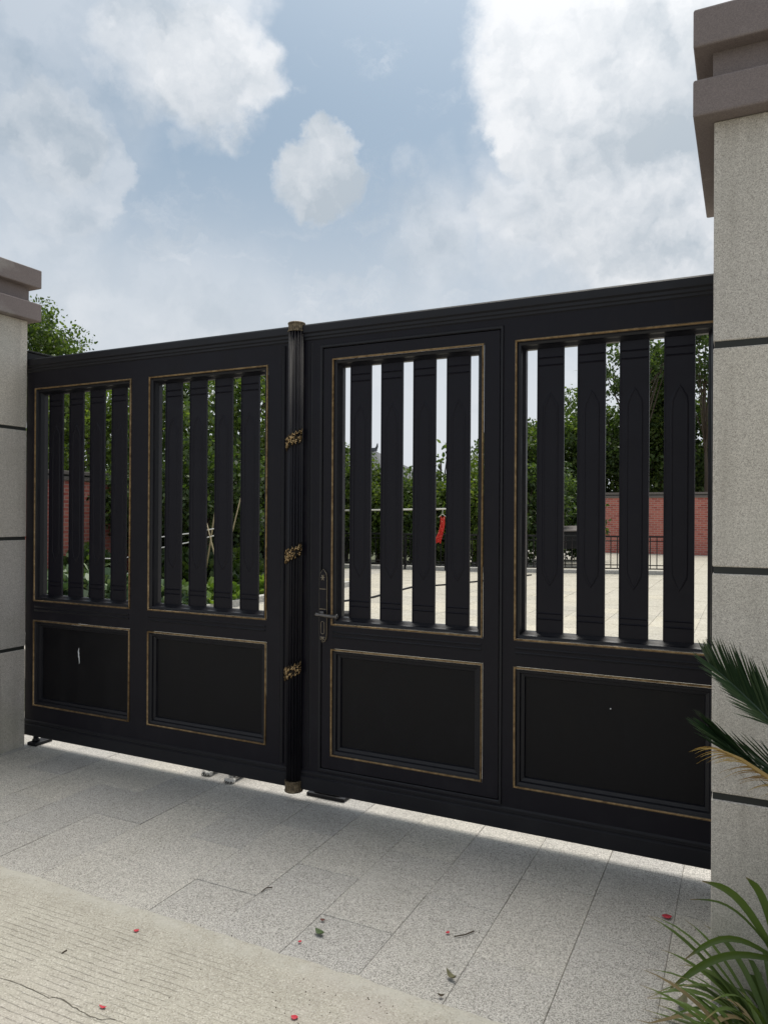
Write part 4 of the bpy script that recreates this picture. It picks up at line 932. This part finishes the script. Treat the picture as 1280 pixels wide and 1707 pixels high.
def strap_plant(c, label, n, seed, grp, Lr=(.30, .48)):
    rn = random.Random(seed); root = empty('strap_leaf_plant', label, 'plant', grp)
    for k in range(n):
        b = MB(); az = rn.uniform(0, 2*math.pi)
        strap(b, (c[0]+.03*math.cos(az), c[1]+.03*math.sin(az), .01), az, rn.uniform(*Lr), rn.uniform(.3, 1.05), rn.uniform(.009, .018), rn.uniform(.45, 1.15), rn)
        along(b.build('leaf', STRAP_G if rn.random() > .1 else STRAP_DRY, root, smooth=True, fix=False))
    set_origin(root, (c[0], c[1], 0)); return root
GP = 'strap leaved plants under the palm'
sp1 = strap_plant((.095, 2.33), 'strap leaved green plant against the right pillar foot', 120, 5, GP, (.2, .41))
sp2 = strap_plant((.10, 2.12), 'strap leaved green plant in front of the palm trunk, lowest right', 140, 6, GP, (.2, .40))
strap_plant((.42, 2.05), 'strap leaved green plant right of the palm trunk', 30, 7, GP)
rn = random.Random(9)
for tip, base, w, par in (((1170, 1469), (1290, 1590), .021, sp1), ((1243, 1463), (1300, 1600), .020, sp1), ((1140, 1600), (1280, 1590), .017, sp1), ((1113, 1652), (1290, 1600), .02, sp2), ((1150, 1500), (1290, 1590), .007, sp1)):
    A, T = at(*base, 2.28), at(*tip, 2.24); b = MB(); n = 9; k = 0
    for i in range(n+1):
        f = i/n; c = A.lerp(T, f)+Vector((0, 0, .05*math.sin(math.pi*f))); s = Vector((.35, -.15, .9)).cross(Vector((0, 1, 0))).normalized(); d = (T-A).normalized(); s = d.cross(Vector((0, 1, 0))).normalized()
        ww = w*(.8+.25*math.sin(math.pi*f))*(1 if f < .8 else (1-f)/.2*.85+.15)
        b.v += [tuple(c-s*ww*.5), tuple(c+Vector((0, .004, 0))), tuple(c+s*ww*.5)]
    for i in range(n): q = 3*i; b.f += [(q, q+1, q+4, q+3), (q+1, q+2, q+5, q+4)]
    o = along(b.build('leaf', STRAP_G, None, smooth=True, fix=False)); o.parent = par; o.matrix_parent_inverse = Matrix.Translation(-par.location)

# ------------------------------------------------------------------ petals, leaves and crumbs on the ground
def flake(name, px, py, l, w, rot, mat, label, cat, grp, curl=.3, z=.006, n=7):
    g = on_ground(px, py, z); b = MB(); vs = []; c_, s_ = math.cos(rot), math.sin(rot)
    for i in range(n):
        f = i/(n-1); x = (f-.5)*l; h = w*.5*math.sin(math.pi*min(.97, f*.9+.06))
        zz = curl*l*(f-.5)**2*1.6
        for sgn in (-1, 0, 1):
            yy = sgn*h; vs.append((g.x+x*c_-yy*s_, g.y+x*s_+yy*c_, z+zz+(abs(sgn)*curl*w*.35)))
    fs = []
    for i in range(n-1): q = 3*i; fs += [(q, q+1, q+4, q+3), (q+1, q+2, q+5, q+4)]
    o = b.add(vs, fs).build(name, mat, smooth=True); so = o.modifiers.new('t', 'SOLIDIFY'); so.thickness = .0008
    tag(o, label, cat, grp); set_origin(o, g); return o
PG = 'red petals on the ground'
flake('petal', 228, 1552, .020, .016, .6, PETAL, 'pale red petal on grooved concrete, nearest the paving edge', 'petal', PG)
flake('petal', 172, 1680, .026, .010, .15, PETAL, 'narrow red petal near the crack, lower left', 'petal', PG, .5)
flake('petal', 491, 1697, .022, .020, .2, PETAL, 'round red petal at the bottom edge of the concrete', 'petal', PG)
flake('petal', 500, 1570, .014, .012, .9, PETAL, 'tiny red petal by the paving joint below the green leaf', 'petal', PG)
flake('petal', 538, 1534, .020, .014, .1, PETAL_B, 'brown withered petal above the green leaf', 'petal', PG)
flake('petal', 746, 1555, .016, .014, 1.1, PETAL, 'small red petal beside the curved twig', 'petal', PG)
flake('petal', 1111, 1528, .036, .030, .3, PETAL, 'largest crimson petal, on paving near the right pillar', 'petal', PG, .12)
LG = 'fallen leaves on the ground'
flake('fallen_leaf', 533, 1556, .042, .026, -.25, LEAFLIT, 'green fallen leaf on the paving, middle', 'leaf', LG, .5)
flake('fallen_leaf', 752, 1630, .046, .020, -.5, OLIVE, 'olive curled fallen leaf beside a paving joint', 'leaf', LG, .8)
flake('fallen_leaf', 735, 1661, .020, .012, .3, TWIG, 'small dark fallen leaf at the paving corner', 'leaf', LG, .8)
flake('fallen_leaf', 1136, 1675, .055, .030, 1.2, OLIVE, 'dry brown fallen leaf at the tip of a strap leaf', 'leaf', LG, .9)
def twig(pts, r, label):
    q = [on_ground(*p, .006) for p in pts]; o = MB().tube(q, r, 6).build('twig', TWIG); tag(o, label, 'twig', 'twigs on the ground'); set_origin(o, q[0])
twig([(757, 1561), (775, 1558), (790, 1552)], .0022, 'curved twig beside a small red petal')
twig([(436, 1487), (444, 1480), (454, 1479)], .0022, 'short dark twig on the paving, left of middle')
twig([(104, 1589), (108, 1586), (112, 1584)], .0026, 'black speck of twig on the grooved concrete')
crumbs = MB()
for k in range(150):
    x, y = rng.uniform(-2.6, .0), rng.uniform(1.55, 3.2); r = rng.uniform(.0008, .0032); z = .004 if y < 2.1 else 0
    if rng.random() < .5: x, y = rng.uniform(-1.3, -.8), rng.uniform(1.85, 2.05); z = .004
    crumbs.add([(x-r, y, z), (x, y-r*1.3, z), (x+r, y, z), (x, y+r, z), (x, y, z+r)], [(0, 1, 4), (1, 2, 4), (2, 3, 4), (3, 0, 4)])
tag(crumbs.build('grit', TWIG), 'dark grit scattered over paving and concrete', 'grit', kind='stuff')
